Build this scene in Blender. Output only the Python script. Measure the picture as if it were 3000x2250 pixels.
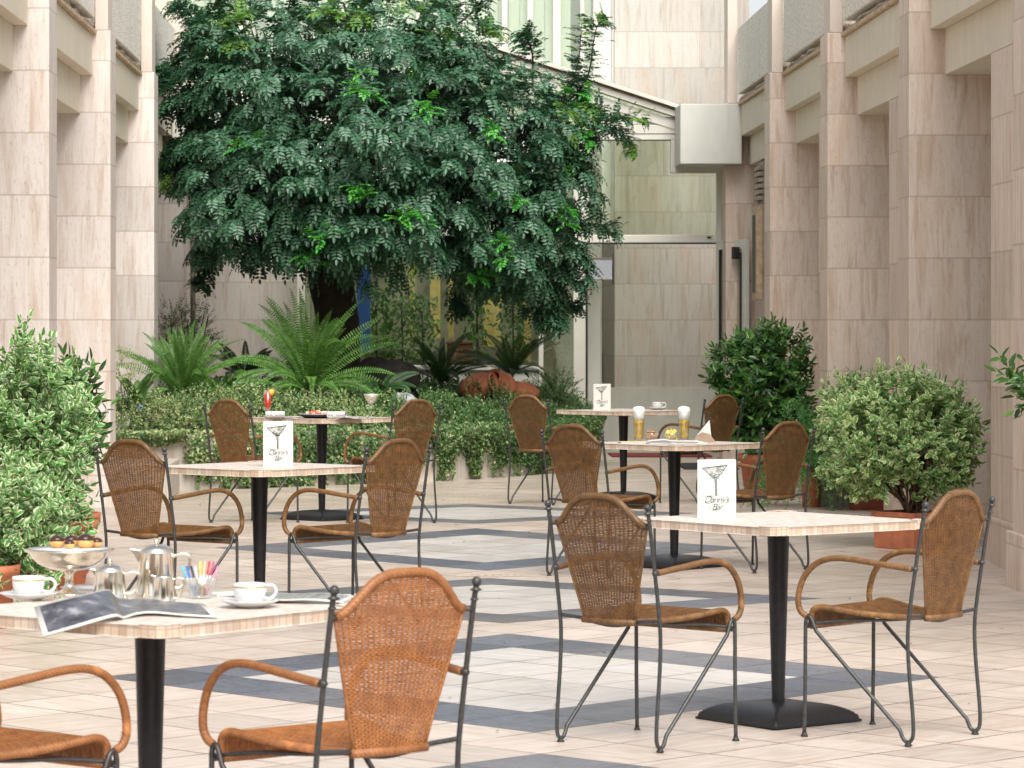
import bpy, math, random
import numpy as np
from mathutils import Vector, Matrix
SC = bpy.context.scene
COL = SC.collection
for o in list(bpy.data.objects): bpy.data.objects.remove(o)
random.seed(7)
RNG = np.random.default_rng(11)
R = math.radians
PI = math.pi
# ---------------------------------------------------------------- camera
EYE = 1.51; F = 10100.0; VX = 1210.0; VY = 939.0
cd = bpy.data.cameras.new('camera'); cam = bpy.data.objects.new('camera', cd); COL.objects.link(cam)
cam.location = (0, 0, EYE); cam.rotation_euler = (R(90), 0, 0)
cd.sensor_width = 36; cd.lens = 36 * F / 3000
cd.shift_x = (1500 - VX) / 3000; cd.shift_y = -(1125 - VY) / 3000
cd.clip_start = 0.1; cd.clip_end = 400
cd.dof.use_dof = True; cd.dof.focus_distance = 18; cd.dof.aperture_fstop = 14
SC.camera = cam
# ---------------------------------------------------------------- world, sun, exposure
SUN_EL = 50; SUN_AZ = 166
w = bpy.data.worlds.new('World'); SC.world = w; w.use_nodes = True
nt = w.node_tree; nt.nodes.clear()
sky = nt.nodes.new('ShaderNodeTexSky'); sky.sky_type = 'NISHITA'; sky.sun_disc = False
sky.sun_elevation = R(SUN_EL); sky.sun_rotation = R(SUN_AZ); sky.air_density = 1.0; sky.dust_density = 3.0; sky.ozone_density = 1.0
hs = nt.nodes.new('ShaderNodeHueSaturation'); hs.inputs['Saturation'].default_value = 0.28
bg = nt.nodes.new('ShaderNodeBackground'); bg.inputs[1].default_value = 0.13
ow = nt.nodes.new('ShaderNodeOutputWorld')
nt.links.new(sky.outputs[0], hs.inputs['Color']); nt.links.new(hs.outputs[0], bg.inputs[0]); nt.links.new(bg.outputs[0], ow.inputs[0])
sl = bpy.data.lights.new('sun', 'SUN'); sl.energy = 2.0; sl.angle = R(44); sl.color = (1.0, 0.955, 0.89)
sun = bpy.data.objects.new('sun', sl); COL.objects.link(sun)
sd = Vector((math.sin(R(SUN_AZ)) * math.cos(R(SUN_EL)), math.cos(R(SUN_AZ)) * math.cos(R(SUN_EL)), math.sin(R(SUN_EL))))
sun.rotation_euler = sd.to_track_quat('Z', 'Y').to_euler(); sun.location = (0, 10, 20)
SC.view_settings.view_transform = 'Standard'; SC.view_settings.look = 'None'
SC.view_settings.gamma = 1; SC.view_settings.exposure = 0.74
SC.cycles.max_bounces = 8; SC.cycles.diffuse_bounces = 4; SC.cycles.transparent_max_bounces = 16

# ---------------------------------------------------------------- helpers
def FH(y):
    """height of the paving: it falls to two cross drains"""
    if y < 12.24 or y > 28.56: return 0.0
    t = ((y - 12.24) % 8.16) / 8.16
    return 0.05 * (1 - abs(2 * t - 1))
def P(px, py, Z): return Vector(((px - VX) * Z / F, Z, EYE - (py - VY) * Z / F))
def tag(o, label=None, cat=None, group=None, kind=None):
    if label: o['label'] = label
    if cat: o['category'] = cat
    if group: o['group'] = group
    if kind: o['kind'] = kind
    return o
def empty(name, loc, rz=0, label=None, cat=None, group=None):
    o = bpy.data.objects.new(name, None); COL.objects.link(o); o.empty_display_size = 0.1
    o.location = loc; o.rotation_euler = (0, 0, rz)
    return tag(o, label, cat, group)
def children(o): return [c for c in bpy.data.objects if c.parent == o]
def copy_tree(o, parent=None):
    c = o.copy(); COL.objects.link(c)
    if parent: c.parent = parent
    for ch in children(o): copy_tree(ch, c)
    return c
class MB:
    def __init__(s): s.v = []; s.f = []; s.m = []; s.s = []
    def add(s, vs, fs, m=0, sm=False):
        n = len(s.v); s.v += [tuple(v) for v in vs]
        for f in fs: s.f.append(tuple(i + n for i in f)); s.m.append(m); s.s.append(sm)
        return s
    def box(s, a, b, m=0):
        x0, y0, z0 = a; x1, y1, z1 = b
        if x0 > x1: x0, x1 = x1, x0
        if y0 > y1: y0, y1 = y1, y0
        if z0 > z1: z0, z1 = z1, z0
        return s.add([(x0,y0,z0),(x1,y0,z0),(x1,y1,z0),(x0,y1,z0),(x0,y0,z1),(x1,y0,z1),(x1,y1,z1),(x0,y1,z1)],
              [(0,3,2,1),(4,5,6,7),(0,1,5,4),(1,2,6,5),(2,3,7,6),(3,0,4,7)], m)
    def prism(s, pts, axis, a, b, m=0):
        """extrude 2-D outline along axis ('x','y','z') from a to b"""
        n = len(pts)
        def mk(p, t): return {'x': (t, p[0], p[1]), 'y': (p[0], t, p[1]), 'z': (p[0], p[1], t)}[axis]
        vs = [mk(p, a) for p in pts] + [mk(p, b) for p in pts]
        fs = [tuple(range(n)), tuple(range(2*n-1, n-1, -1))] + [(i, (i+1) % n, (i+1) % n + n, i + n) for i in range(n)]
        return s.add(vs, fs, m)
    def tube(s, pts, r, n=8, m=0, cap=True):
        pts = [Vector(p) for p in pts]; k = len(pts)
        rs = r if isinstance(r, (list, tuple)) else [r] * k
        vs = []; prev = None
        for i, p in enumerate(pts):
            d = (pts[min(i+1, k-1)] - pts[max(i-1, 0)])
            d = d.normalized() if d.length > 1e-9 else Vector((0, 0, 1))
            if prev is None:
                a = Vector((0, 0, 1)) if abs(d.z) < .9 else Vector((1, 0, 0)); u = d.cross(a).normalized()
            else:
                u = prev - d * prev.dot(d); u = u.normalized() if u.length > 1e-6 else d.orthogonal().normalized()
            prev = u; v = d.cross(u)
            for j in range(n):
                t = 2 * PI * j / n; vs.append(p + (u * math.cos(t) + v * math.sin(t)) * rs[i])
        fs = []
        for i in range(k-1):
            for j in range(n): fs.append((i*n+j, i*n+(j+1) % n, (i+1)*n+(j+1) % n, (i+1)*n+j))
        if cap: fs += [tuple(range(n-1, -1, -1)), tuple(range((k-1)*n, k*n))]
        return s.add(vs, fs, m, True)
    def lathe(s, prof, c=(0, 0, 0), n=24, m=0, sx=1, sy=1):
        c = Vector(c); vs = []
        for r, z in prof:
            for j in range(n):
                t = 2 * PI * j / n; vs.append(c + Vector((math.cos(t) * r * sx, math.sin(t) * r * sy, z)))
        fs = []
        for i in range(len(prof)-1):
            for j in range(n): fs.append((i*n+j, i*n+(j+1) % n, (i+1)*n+(j+1) % n, (i+1)*n+j))
        return s.add(vs, fs, m, True)
    def ball(s, c, r, n=12, m=0, sc=(1, 1, 1), bump=0):
        prof = []; c = Vector(c); vs = []; k = max(5, n//2)
        for i in range(k+1):
            a = -PI/2 + PI * i / k
            for j in range(n):
                t = 2 * PI * j / n; q = 1 + (random.uniform(-bump, bump) if bump and 0 < i < k else 0)
                vs.append(c + Vector((math.cos(t)*math.cos(a)*r*q*sc[0], math.sin(t)*math.cos(a)*r*q*sc[1], math.sin(a)*r*q*sc[2])))
        fs = []
        for i in range(k):
            for j in range(n): fs.append((i*n+j, i*n+(j+1) % n, (i+1)*n+(j+1) % n, (i+1)*n+j))
        return s.add(vs, fs, m, True)
    def xform(s, M, start=0):
        for i in range(start, len(s.v)): s.v[i] = tuple(M @ Vector(s.v[i]))
        return s
    def build(s, name, mats, parent=None, bevel=0):
        me = bpy.data.meshes.new(name); me.from_pydata(s.v, [], s.f); me.update()
        mats = mats if isinstance(mats, (list, tuple)) else [mats]
        for mm in mats: me.materials.append(mm)
        me.polygons.foreach_set('material_index', s.m); me.polygons.foreach_set('use_smooth', s.s)
        o = bpy.data.objects.new(name, me); COL.objects.link(o)
        if parent: o.parent = parent
        if bevel:
            b = o.modifiers.new('bevel', 'BEVEL'); b.width = bevel; b.segments = 2; b.limit_method = 'ANGLE'; b.angle_limit = R(50)
        return o
def spline(pts, k=6):
    pts = [Vector(p) for p in pts]; out = []
    n = len(pts)
    for i in range(n-1):
        p0 = pts[max(i-1, 0)]; p1 = pts[i]; p2 = pts[i+1]; p3 = pts[min(i+2, n-1)]
        for j in range(k):
            t = j / k
            out.append(0.5 * ((2*p1) + (p2-p0)*t + (2*p0-5*p1+4*p2-p3)*t*t + (3*p1-p0-3*p2+p3)*t**3))
    out.append(pts[-1]); return out
# ---------------------------------------------------------------- node helper
class NT:
    def __init__(s, name):
        s.mat = bpy.data.materials.new(name); s.mat.use_nodes = True
        s.t = s.mat.node_tree; s.t.nodes.clear()
        s.out = s.t.nodes.new('ShaderNodeOutputMaterial'); s.tc = None
    def n(s, typ): return s.t.nodes.new(typ)
    def set(s, sock, v):
        if isinstance(v, bpy.types.NodeSocket): s.t.links.new(v, sock)
        elif isinstance(v, (tuple, list)) and len(v) == 3 and sock.type == 'RGBA': sock.default_value = (*v, 1)
        else: sock.default_value = v
    def co(s, k='Object'):
        if not s.tc: s.tc = s.n('ShaderNodeTexCoord')
        return s.tc.outputs[k]
    def math(s, op, a, b=0.0, c=None):
        q = s.n('ShaderNodeMath'); q.operation = op; s.set(q.inputs[0], a); s.set(q.inputs[1], b)
        if c is not None: s.set(q.inputs[2], c)
        return q.outputs[0]
    def sep(s, v):
        q = s.n('ShaderNodeSeparateXYZ'); s.set(q.inputs[0], v); return q.outputs
    def comb(s, x, y, z):
        q = s.n('ShaderNodeCombineXYZ'); s.set(q.inputs[0], x); s.set(q.inputs[1], y); s.set(q.inputs[2], z); return q.outputs[0]
    def scale(s, v, sc):
        q = s.n('ShaderNodeVectorMath'); q.operation = 'MULTIPLY'; s.set(q.inputs[0], v); s.set(q.inputs[1], sc); return q.outputs[0]
    def vadd(s, v, sc):
        q = s.n('ShaderNodeVectorMath'); q.operation = 'ADD'; s.set(q.inputs[0], v); s.set(q.inputs[1], sc); return q.outputs[0]
    def noise(s, v, sc=5, det=4, rough=.55, dist=0):
        q = s.n('ShaderNodeTexNoise'); s.set(q.inputs['Vector'], v); q.inputs['Scale'].default_value = sc; q.inputs['Detail'].default_value = det
        q.inputs['Roughness'].default_value = rough; q.inputs['Distortion'].default_value = dist; return q.outputs[0]
    def white(s, v):
        q = s.n('ShaderNodeTexWhiteNoise'); s.set(q.inputs['Vector'], v); return q.outputs[0]
    def vor(s, v, sc, feat='F1'):
        q = s.n('ShaderNodeTexVoronoi'); q.feature = feat; s.set(q.inputs['Vector'], v); q.inputs['Scale'].default_value = sc; return q.outputs[0]
    def ramp(s, f, stops):
        q = s.n('ShaderNodeValToRGB'); s.set(q.inputs[0], f); e = q.color_ramp.elements
        while len(e) > 1: e.remove(e[0])
        e[0].position = stops[0][0]; e[0].color = (*stops[0][1], 1) if isinstance(stops[0][1], tuple) else (stops[0][1],)*3 + (1,)
        for p, c in stops[1:]:
            x = e.new(p); x.color = (*c, 1) if isinstance(c, tuple) else (c, c, c, 1)
        return q.outputs[0]
    def mix(s, f, a, b, mode='MIX'):
        q = s.n('ShaderNodeMix'); q.data_type = 'RGBA'; q.blend_type = mode
        s.set(q.inputs[0], f); s.set(q.inputs[6], a); s.set(q.inputs[7], b); return q.outputs[2]
    def attr(s, name):
        q = s.n('ShaderNodeAttribute'); q.attribute_name = name; return q.outputs['Fac']
    def bump(s, h, st=.2, d=.01):
        q = s.n('ShaderNodeBump'); q.inputs['Strength'].default_value = st; q.inputs['Distance'].default_value = d; s.set(q.inputs['Height'], h); return q.outputs[0]
    def done(s, col, rough=.5, metal=0, bump=None, spec=None, **k):
        q = s.n('ShaderNodeBsdfPrincipled'); s.set(q.inputs['Base Color'], col); s.set(q.inputs['Roughness'], rough); s.set(q.inputs['Metallic'], metal)
        if spec is not None: q.inputs['Specular IOR Level'].default_value = spec
        for kk, v in k.items(): s.set(q.inputs[kk.replace('_', ' ')], v)
        if bump is not None: s.t.links.new(bump, q.inputs['Normal'])
        s.t.links.new(q.outputs[0], s.out.inputs[0]); s.p = q
        return s.mat
def simple(name, c, rough=.5, metal=0, var=.12, sc=20, bump=0, **k):
    n = NT(name); f = n.noise(n.co(), sc, 4)
    c2 = tuple(x * (1 - var) for x in c); c3 = tuple(min(1, x * (1 + var)) for x in c)
    col = n.ramp(f, [(.3, c2), (.7, c3)])
    return n.done(col, rough, metal, n.bump(f, bump, .004) if bump else None, **k)
def glassm(name, tint=(.93, .96, .94), refl=.12, rough=0.0):
    n = NT(name); tr = n.n('ShaderNodeBsdfTransparent'); n.set(tr.inputs[0], tint)
    gl = n.n('ShaderNodeBsdfGlossy'); gl.inputs['Roughness'].default_value = rough; n.set(gl.inputs[0], (1, 1, 1))
    lw = n.n('ShaderNodeLayerWeight'); lw.inputs[0].default_value = .35
    wv = n.noise(n.co(), 3, 1)
    f = n.math('ADD', n.math('MULTIPLY', lw.outputs[0], .5), refl)
    mx = n.n('ShaderNodeMixShader'); n.set(mx.inputs[0], f)
    n.t.links.new(tr.outputs[0], mx.inputs[1]); n.t.links.new(gl.outputs[0], mx.inputs[2]); n.t.links.new(mx.outputs[0], n.out.inputs[0])
    return n.mat
# ---------------------------------------------------------------- materials
def travertine(name, warm=(.66, .545, .45), pale=(.74, .665, .60), dark=(.50, .39, .29), vj=None, z0=.262, st=.418, off=(0, 0, 0)):
    n = NT(name); c = n.co(); x, y, z = n.sep(c)
    zz = n.math('DIVIDE', n.math('SUBTRACT', z, z0), st); row = n.math('FLOOR', zz); fr = n.math('FRACT', zz)
    hor = n.math('ADD', x, n.math('MULTIPLY', y, 1.0))
    blk = n.white(n.comb(row, n.math('FLOOR', n.math('MULTIPLY', y, .4)), n.math('FLOOR', n.math('MULTIPLY', x, .3))))
    cs = n.comb(n.math('ADD', n.math('MULTIPLY', x, 17), n.math('MULTIPLY', blk, 31)), n.math('MULTIPLY', y, 17), n.math('ADD', n.math('MULTIPLY', z, 1.5), n.math('MULTIPLY', row, 3.7)))
    a = n.noise(cs, 1.0, 7, .68, .5)
    b = n.noise(n.vadd(n.scale(cs, (1, 1, 2.2)), (7, 3, 1)), .22, 5, .65, .6)
    fine = n.noise(n.comb(n.math('MULTIPLY', x, 60), n.math('MULTIPLY', y, 60), n.math('MULTIPLY', z, 22)), 1.0, 3, .7)
    col = n.ramp(a, [(.28, dark), (.42, warm), (.52, pale), (.74, warm)])
    col = n.mix(n.math('MULTIPLY', n.ramp(b, [(.5, 0.0), (.66, 1.0)]), .42), col, (.60, .42, .29))
    col = n.mix(n.ramp(fine, [(.57, 0.0), (.72, .45)]), col, (.36, .28, .21))
    tone = n.math('ADD', n.math('MULTIPLY', blk, .20), .88)
    col = n.mix(1.0, col, n.comb(tone, tone, tone), 'MULTIPLY')
    jw = .006 / st
    j = n.math('MAXIMUM', n.math('LESS_THAN', fr, jw), n.math('GREATER_THAN', fr, 1 - jw))
    if vj:
        hx = n.math('DIVIDE', n.math('ADD', x, n.math('MULTIPLY', n.math('MODULO', n.math('ABSOLUTE', row), 2.0), vj * .5)), vj)
        hf = n.math('FRACT', hx); j = n.math('MAXIMUM', j, n.math('LESS_THAN', hf, .008 / vj))
    j2 = n.math('MULTIPLY', n.math('LESS_THAN', n.math('ABSOLUTE', n.math('SUBTRACT', fr, jw * 2)), jw), .4)
    col = n.mix(n.math('MULTIPLY', j, .42), col, (.33, .25, .2))
    h = n.math('SUBTRACT', n.math('ADD', n.math('MULTIPLY', fine, .25), a), n.math('MULTIPLY', j, 1.2))
    return n.done(col, .55, 0, n.bump(h, .35, .004))
M = {}
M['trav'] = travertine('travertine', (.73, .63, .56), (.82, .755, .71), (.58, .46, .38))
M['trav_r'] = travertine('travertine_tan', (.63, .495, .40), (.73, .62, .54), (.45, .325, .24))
M['trav_b'] = travertine('travertine_back', (.53, .48, .42), (.61, .575, .525), (.41, .365, .30), vj=.83)
def plaster(name, c, sc=6, var=.07):
    n = NT(name); x, y, z = n.sep(n.co()); f = n.noise(n.comb(x, y, n.math('MULTIPLY', z, .5)), sc, 5, .6)
    st = n.noise(n.comb(n.math('MULTIPLY', x, 12), n.math('MULTIPLY', y, 12), n.math('MULTIPLY', z, .8)), 1, 4)
    col = n.ramp(f, [(.3, tuple(v * (1 - var) for v in c)), (.7, tuple(v * (1 + var * .5) for v in c))])
    col = n.mix(n.ramp(st, [(.55, 0.0), (.8, .3)]), col, tuple(v * .72 for v in c))
    return n.done(col, .75, 0, n.bump(f, .1, .004))
M['cream'] = plaster('cream_render', (.72, .65, .52))
M['block'] = plaster('pale_render', (.64, .64, .58))
M['colm'] = plaster('pink_render', (.70, .61, .53))
def pebble():
    n = NT('pebbledash'); c = n.co(); v = n.vor(c, 60); v2 = n.noise(c, 34, 3, .8)
    col = n.ramp(v2, [(.38, (.42, .38, .31)), (.44, (.80, .76, .67)), (.7, (.90, .87, .79))])
    x, y, z = n.sep(c); jf = n.math('FRACT', n.math('DIVIDE', y, 1.16))
    col = n.mix(n.math('MULTIPLY', n.math('LESS_THAN', jf, .010), .7), col, (.3, .27, .22))
    return n.done(col, .9, 0, n.bump(v, .8, .01))
M['pebble'] = pebble()
M['ledge'] = simple('ledge_stone', (.5, .38, .25), .8, var=.3, sc=14, bump=.5)
M['pipe'] = simple('old_pipe', (.33, .27, .22), .6, var=.3, sc=12)
M['white'] = simple('white_paint_metal', (.68, .66, .58), .4, var=.04, sc=6)
M['blind'] = simple('white_blind', (.9, .9, .87), .8, var=.02)
M['greywall'] = plaster('grey_render', (.55, .54, .49))
M['glass'] = glassm('window_glass', (.90, .94, .88), .05)
M['glassd'] = glassm('clear_glass', (.97, .98, .98), .06)
M['darkroom'] = simple('dark_interior', (.10, .095, .08), .8)
M['room'] = simple('interior_wall', (.66, .66, .50), .8, var=.5, sc=2)
M['gasket'] = simple('black_gasket', (.02, .02, .02), .5)
M['curtain'] = simple('yellow_curtain', (.85, .66, .28), .8, var=.15, sc=8)
M['blue'] = simple('blue_banner', (.05, .14, .55), .6, var=.2, sc=3)
M['wood'] = simple('brown_wood', (.22, .08, .04), .45, var=.3, sc=7)
M['iron'] = simple('wrought_iron', (.07, .072, .070), .42, metal=.55, var=.25, sc=60, bump=.15)
M['black'] = simple('black_cast_iron', (.013, .013, .015), .38, var=.3, sc=50, bump=.12, spec=.35)
M['rubber'] = simple('glide_rubber', (.03, .025, .02), .6)
def rattan(name, a, b, wrap=False):
    n = NT(name); c = n.co(); f = n.noise(c, 26, 3, .6); g = n.noise(c, 190, 2)
    col = n.ramp(f, [(.3, a), (.68, b)]); oi = n.n('ShaderNodeObjectInfo'); tn = n.math('ADD', .76, n.math('MULTIPLY', oi.outputs['Random'], .38)); col = n.mix(1.0, col, n.comb(tn, tn, tn), 'MULTIPLY'); col = n.mix(n.ramp(g, [(.5, 0.0), (.75, .55)]), col, tuple(v * .45 for v in a))
    h = g
    if wrap:
        wv = n.n('ShaderNodeTexWave'); wv.inputs['Scale'].default_value = 42; wv.inputs['Distortion'].default_value = 2.5; wv.bands_direction = 'DIAGONAL'; n.set(wv.inputs['Vector'], c)
        h = wv.outputs['Fac']; col = n.mix(n.ramp(h, [(.0, .45), (.3, 0.0)]), col, tuple(v * .5 for v in a))
        sc2 = n.noise(c, 9, 2); col = n.mix(n.ramp(sc2, [(.62, 0.0), (.72, .6)]), col, tuple(min(1, v * 1.9) for v in b))
    return n.done(col, .5, 0, n.bump(h, .4, .002))
M['rattan'] = rattan('rattan_weave', (.110, .047, .013), (.225, .104, .031))
M['rattanw'] = rattan('rattan_wrapped', (.135, .064, .019), (.255, .128, .046), True)
M['rattan2'] = rattan('rattan_weave_orange', (.29, .105, .030), (.43, .175, .056))
M['rattanw2'] = rattan('rattan_wrapped_orange', (.33, .125, .037), (.45, .185, .066), True)
M['terra'] = simple('terracotta', (.50, .17, .085), .75, var=.25, sc=9, bump=.15)
M['terrad'] = simple('plastic_red_brown', (.30, .07, .035), .5, var=.15, sc=6)
M['soil'] = simple('dark_soil', (.045, .03, .02), .95, var=.5, sc=30, bump=.8)
M['bark'] = simple('dark_bark', (.03, .022, .017), .9, var=.5, sc=14, bump=1.0)
M['twig'] = simple('brown_twig', (.13, .07, .045), .8, var=.3)
M['twigd'] = simple('dark_twig', (.05, .035, .025), .8, var=.3)
M['rock'] = simple('dark_lava_rock', (.03, .026, .022), .95, var=.5, sc=12, bump=1.0)
M['silver'] = simple('silver_plate', (.80, .74, .64), .13, metal=1, var=.06, sc=8)
M['china'] = simple('white_china', (.72, .72, .71), .15, var=.02)
M['gold'] = simple('gold_band', (.62, .48, .22), .3, metal=.6)
M['paper'] = simple('white_paper', (.68, .67, .62), .6, var=.03)
M['choux'] = simple('choux_pastry', (.72, .40, .14), .6, var=.3, sc=60, bump=.4)
M['choc'] = simple('chocolate_glaze', (.05, .02, .015), .15, var=.2)
def leafm(name, a, b, rough=.42, rim=None, trans=.12, thr=.74):
    n = NT(name); r = n.attr('rnd'); col = n.mix(r, a, b)
    if rim:
        e = n.attr('rim'); nz = n.noise(n.co(), 90, 2); e2 = n.math('ADD', e, n.math('MULTIPLY', n.math('SUBTRACT', nz, .5), .5))
        col = n.mix(n.ramp(e2, [(thr, 0.0), (thr + .1, 1.0)]), col, rim)
    p = n.n('ShaderNodeBsdfPrincipled'); n.set(p.inputs['Base Color'], col); p.inputs['Roughness'].default_value = rough
    t = n.n('ShaderNodeBsdfTranslucent'); n.set(t.inputs[0], n.mix(.5, col, (.25, .5, .05)))
    mx = n.n('ShaderNodeMixShader'); mx.inputs[0].default_value = trans
    n.t.links.new(p.outputs[0], mx.inputs[1]); n.t.links.new(t.outputs[0], mx.inputs[2]); n.t.links.new(mx.outputs[0], n.out.inputs[0])
    return n.mat
M['carob'] = leafm('dark_blue_green_leaf', (.024, .085, .042), (.066, .170, .088), .36, trans=.08)
M['young'] = leafm('bright_young_leaf', (.04, .36, .05), (.15, .52, .07), .45, trans=.3)
M['tipleaf'] = leafm('yellow_green_tip_leaf', (.07, .22, .04), (.20, .35, .06), .45, trans=.3)
M['varieg'] = leafm('variegated_leaf', (.06, .21, .05), (.15, .36, .10), .42, rim=(.64, .68, .42), trans=.15, thr=.66)
M['varieg2'] = leafm('pale_variegated_leaf', (.06, .24, .05), (.16, .38, .09), .42, rim=(.60, .66, .38), trans=.15)
M['varieg3'] = leafm('light_variegated_leaf', (.13, .34, .06), (.30, .50, .13), .45, rim=(.74, .74, .46), trans=.15, thr=.66)
M['laurel'] = leafm('laurel_leaf', (.018, .070, .014), (.055, .155, .028), .30, trans=.08)
M['laurel2'] = leafm('laurel_leaf_light', (.07, .20, .035), (.14, .29, .055), .30, trans=.15)
M['ivy'] = leafm('groundcover_leaf', (.045, .115, .030), (.12, .23, .07), .5, trans=.1)
M['ivy2'] = leafm('groundcover_pale_leaf', (.22, .30, .10), (.48, .52, .25), .5, trans=.1)
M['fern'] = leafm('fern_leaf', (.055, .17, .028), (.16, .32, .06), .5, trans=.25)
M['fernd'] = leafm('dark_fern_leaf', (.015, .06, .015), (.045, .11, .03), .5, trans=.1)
M['aspar'] = leafm('asparagus_fern_leaf', (.06, .22, .06), (.14, .36, .10), .5, trans=.25)
# ---------------------------------------------------------------- leaf meshes
class Leaves:
    """many small folded leaves gathered into one mesh"""
    def __init__(s): s.P = []; s.D = []; s.N = []; s.L = []; s.W = []; s.M = []
    def add(s, p, d, n, L, W, m=0):
        s.P.append(p); s.D.append(d); s.N.append(n); s.L.append(L); s.W.append(W); s.M.append(m)
    def build(s, name, mats, parent=None, droop=.12):
        Pn = np.array(s.P, dtype=np.float64).reshape(-1, 3); D = np.array(s.D, dtype=np.float64).reshape(-1, 3); N = np.array(s.N, dtype=np.float64).reshape(-1, 3)
        L = np.array(s.L)[:, None]; W = np.array(s.W)[:, None]; k = len(Pn)
        D /= np.linalg.norm(D, axis=1, keepdims=True) + 1e-9
        S = np.cross(D, N); S /= np.linalg.norm(S, axis=1, keepdims=True) + 1e-9
        U = np.cross(S, D)
        V = np.empty((k, 6, 3))
        V[:, 0] = Pn; V[:, 1] = Pn + D*L*.32 + S*W*.5 + U*W*.18; V[:, 2] = Pn + D*L*.72 + S*W*.40 + U*(W*.14 - L*droop*.5)
        V[:, 3] = Pn + D*L - U*L*droop; V[:, 4] = Pn + D*L*.72 - S*W*.40 + U*(W*.14 - L*droop*.5); V[:, 5] = Pn + D*L*.32 - S*W*.5 + U*W*.18
        me = bpy.data.meshes.new(name); me.vertices.add(6*k); me.vertices.foreach_set('co', V.reshape(-1))
        base = (np.arange(k) * 6)[:, None]
        idx = np.concatenate([base + np.array([[0, 1, 2, 3]]), base + np.array([[0, 3, 4, 5]])], axis=1).reshape(-1)
        me.loops.add(8*k); me.loops.foreach_set('vertex_index', idx.astype(np.int32))
        me.polygons.add(2*k); me.polygons.foreach_set('loop_start', (np.arange(2*k)*4).astype(np.int32))
        me.polygons.foreach_set('loop_total', np.full(2*k, 4, dtype=np.int32))
        for mm in (mats if isinstance(mats, (list, tuple)) else [mats]): me.materials.append(mm)
        me.polygons.foreach_set('material_index', np.repeat(np.array(s.M, dtype=np.int32), 2))
        me.update(calc_edges=True)
        a = me.attributes.new('rnd', 'FLOAT', 'POINT'); a.data.foreach_set('value', np.repeat(RNG.random(k), 6).astype(np.float32))
        a = me.attributes.new('rim', 'FLOAT', 'POINT'); a.data.foreach_set('value', np.tile(np.array([.25, 1, 1, .6, 1, 1], dtype=np.float32), k))
        me.validate()
        o = bpy.data.objects.new(name, me); COL.objects.link(o)
        if parent: o.parent = parent
        return o
def rv():
    z = random.uniform(-1, 1); t = random.uniform(0, 2*PI); r = math.sqrt(1-z*z); return Vector((r*math.cos(t), r*math.sin(t), z))
def lump(d, seed=0):
    return (math.sin(d.x*4.1+seed)*math.cos(d.y*3.7+seed*1.3)+math.sin(d.z*5.3+seed*.7+d.x*2.9)*.7+math.sin(d.y*9+d.z*8+seed*2)*.35)
# ================================================================ SETTING
def part(mb, name, mats, root, bevel=0, **k):
    """mesh given in world coordinates, parented under an unrotated thing"""
    o = mb.build(name, mats, root, bevel); o.location = -root.location; return o
XC = 0.465; HW = 2.905
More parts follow.
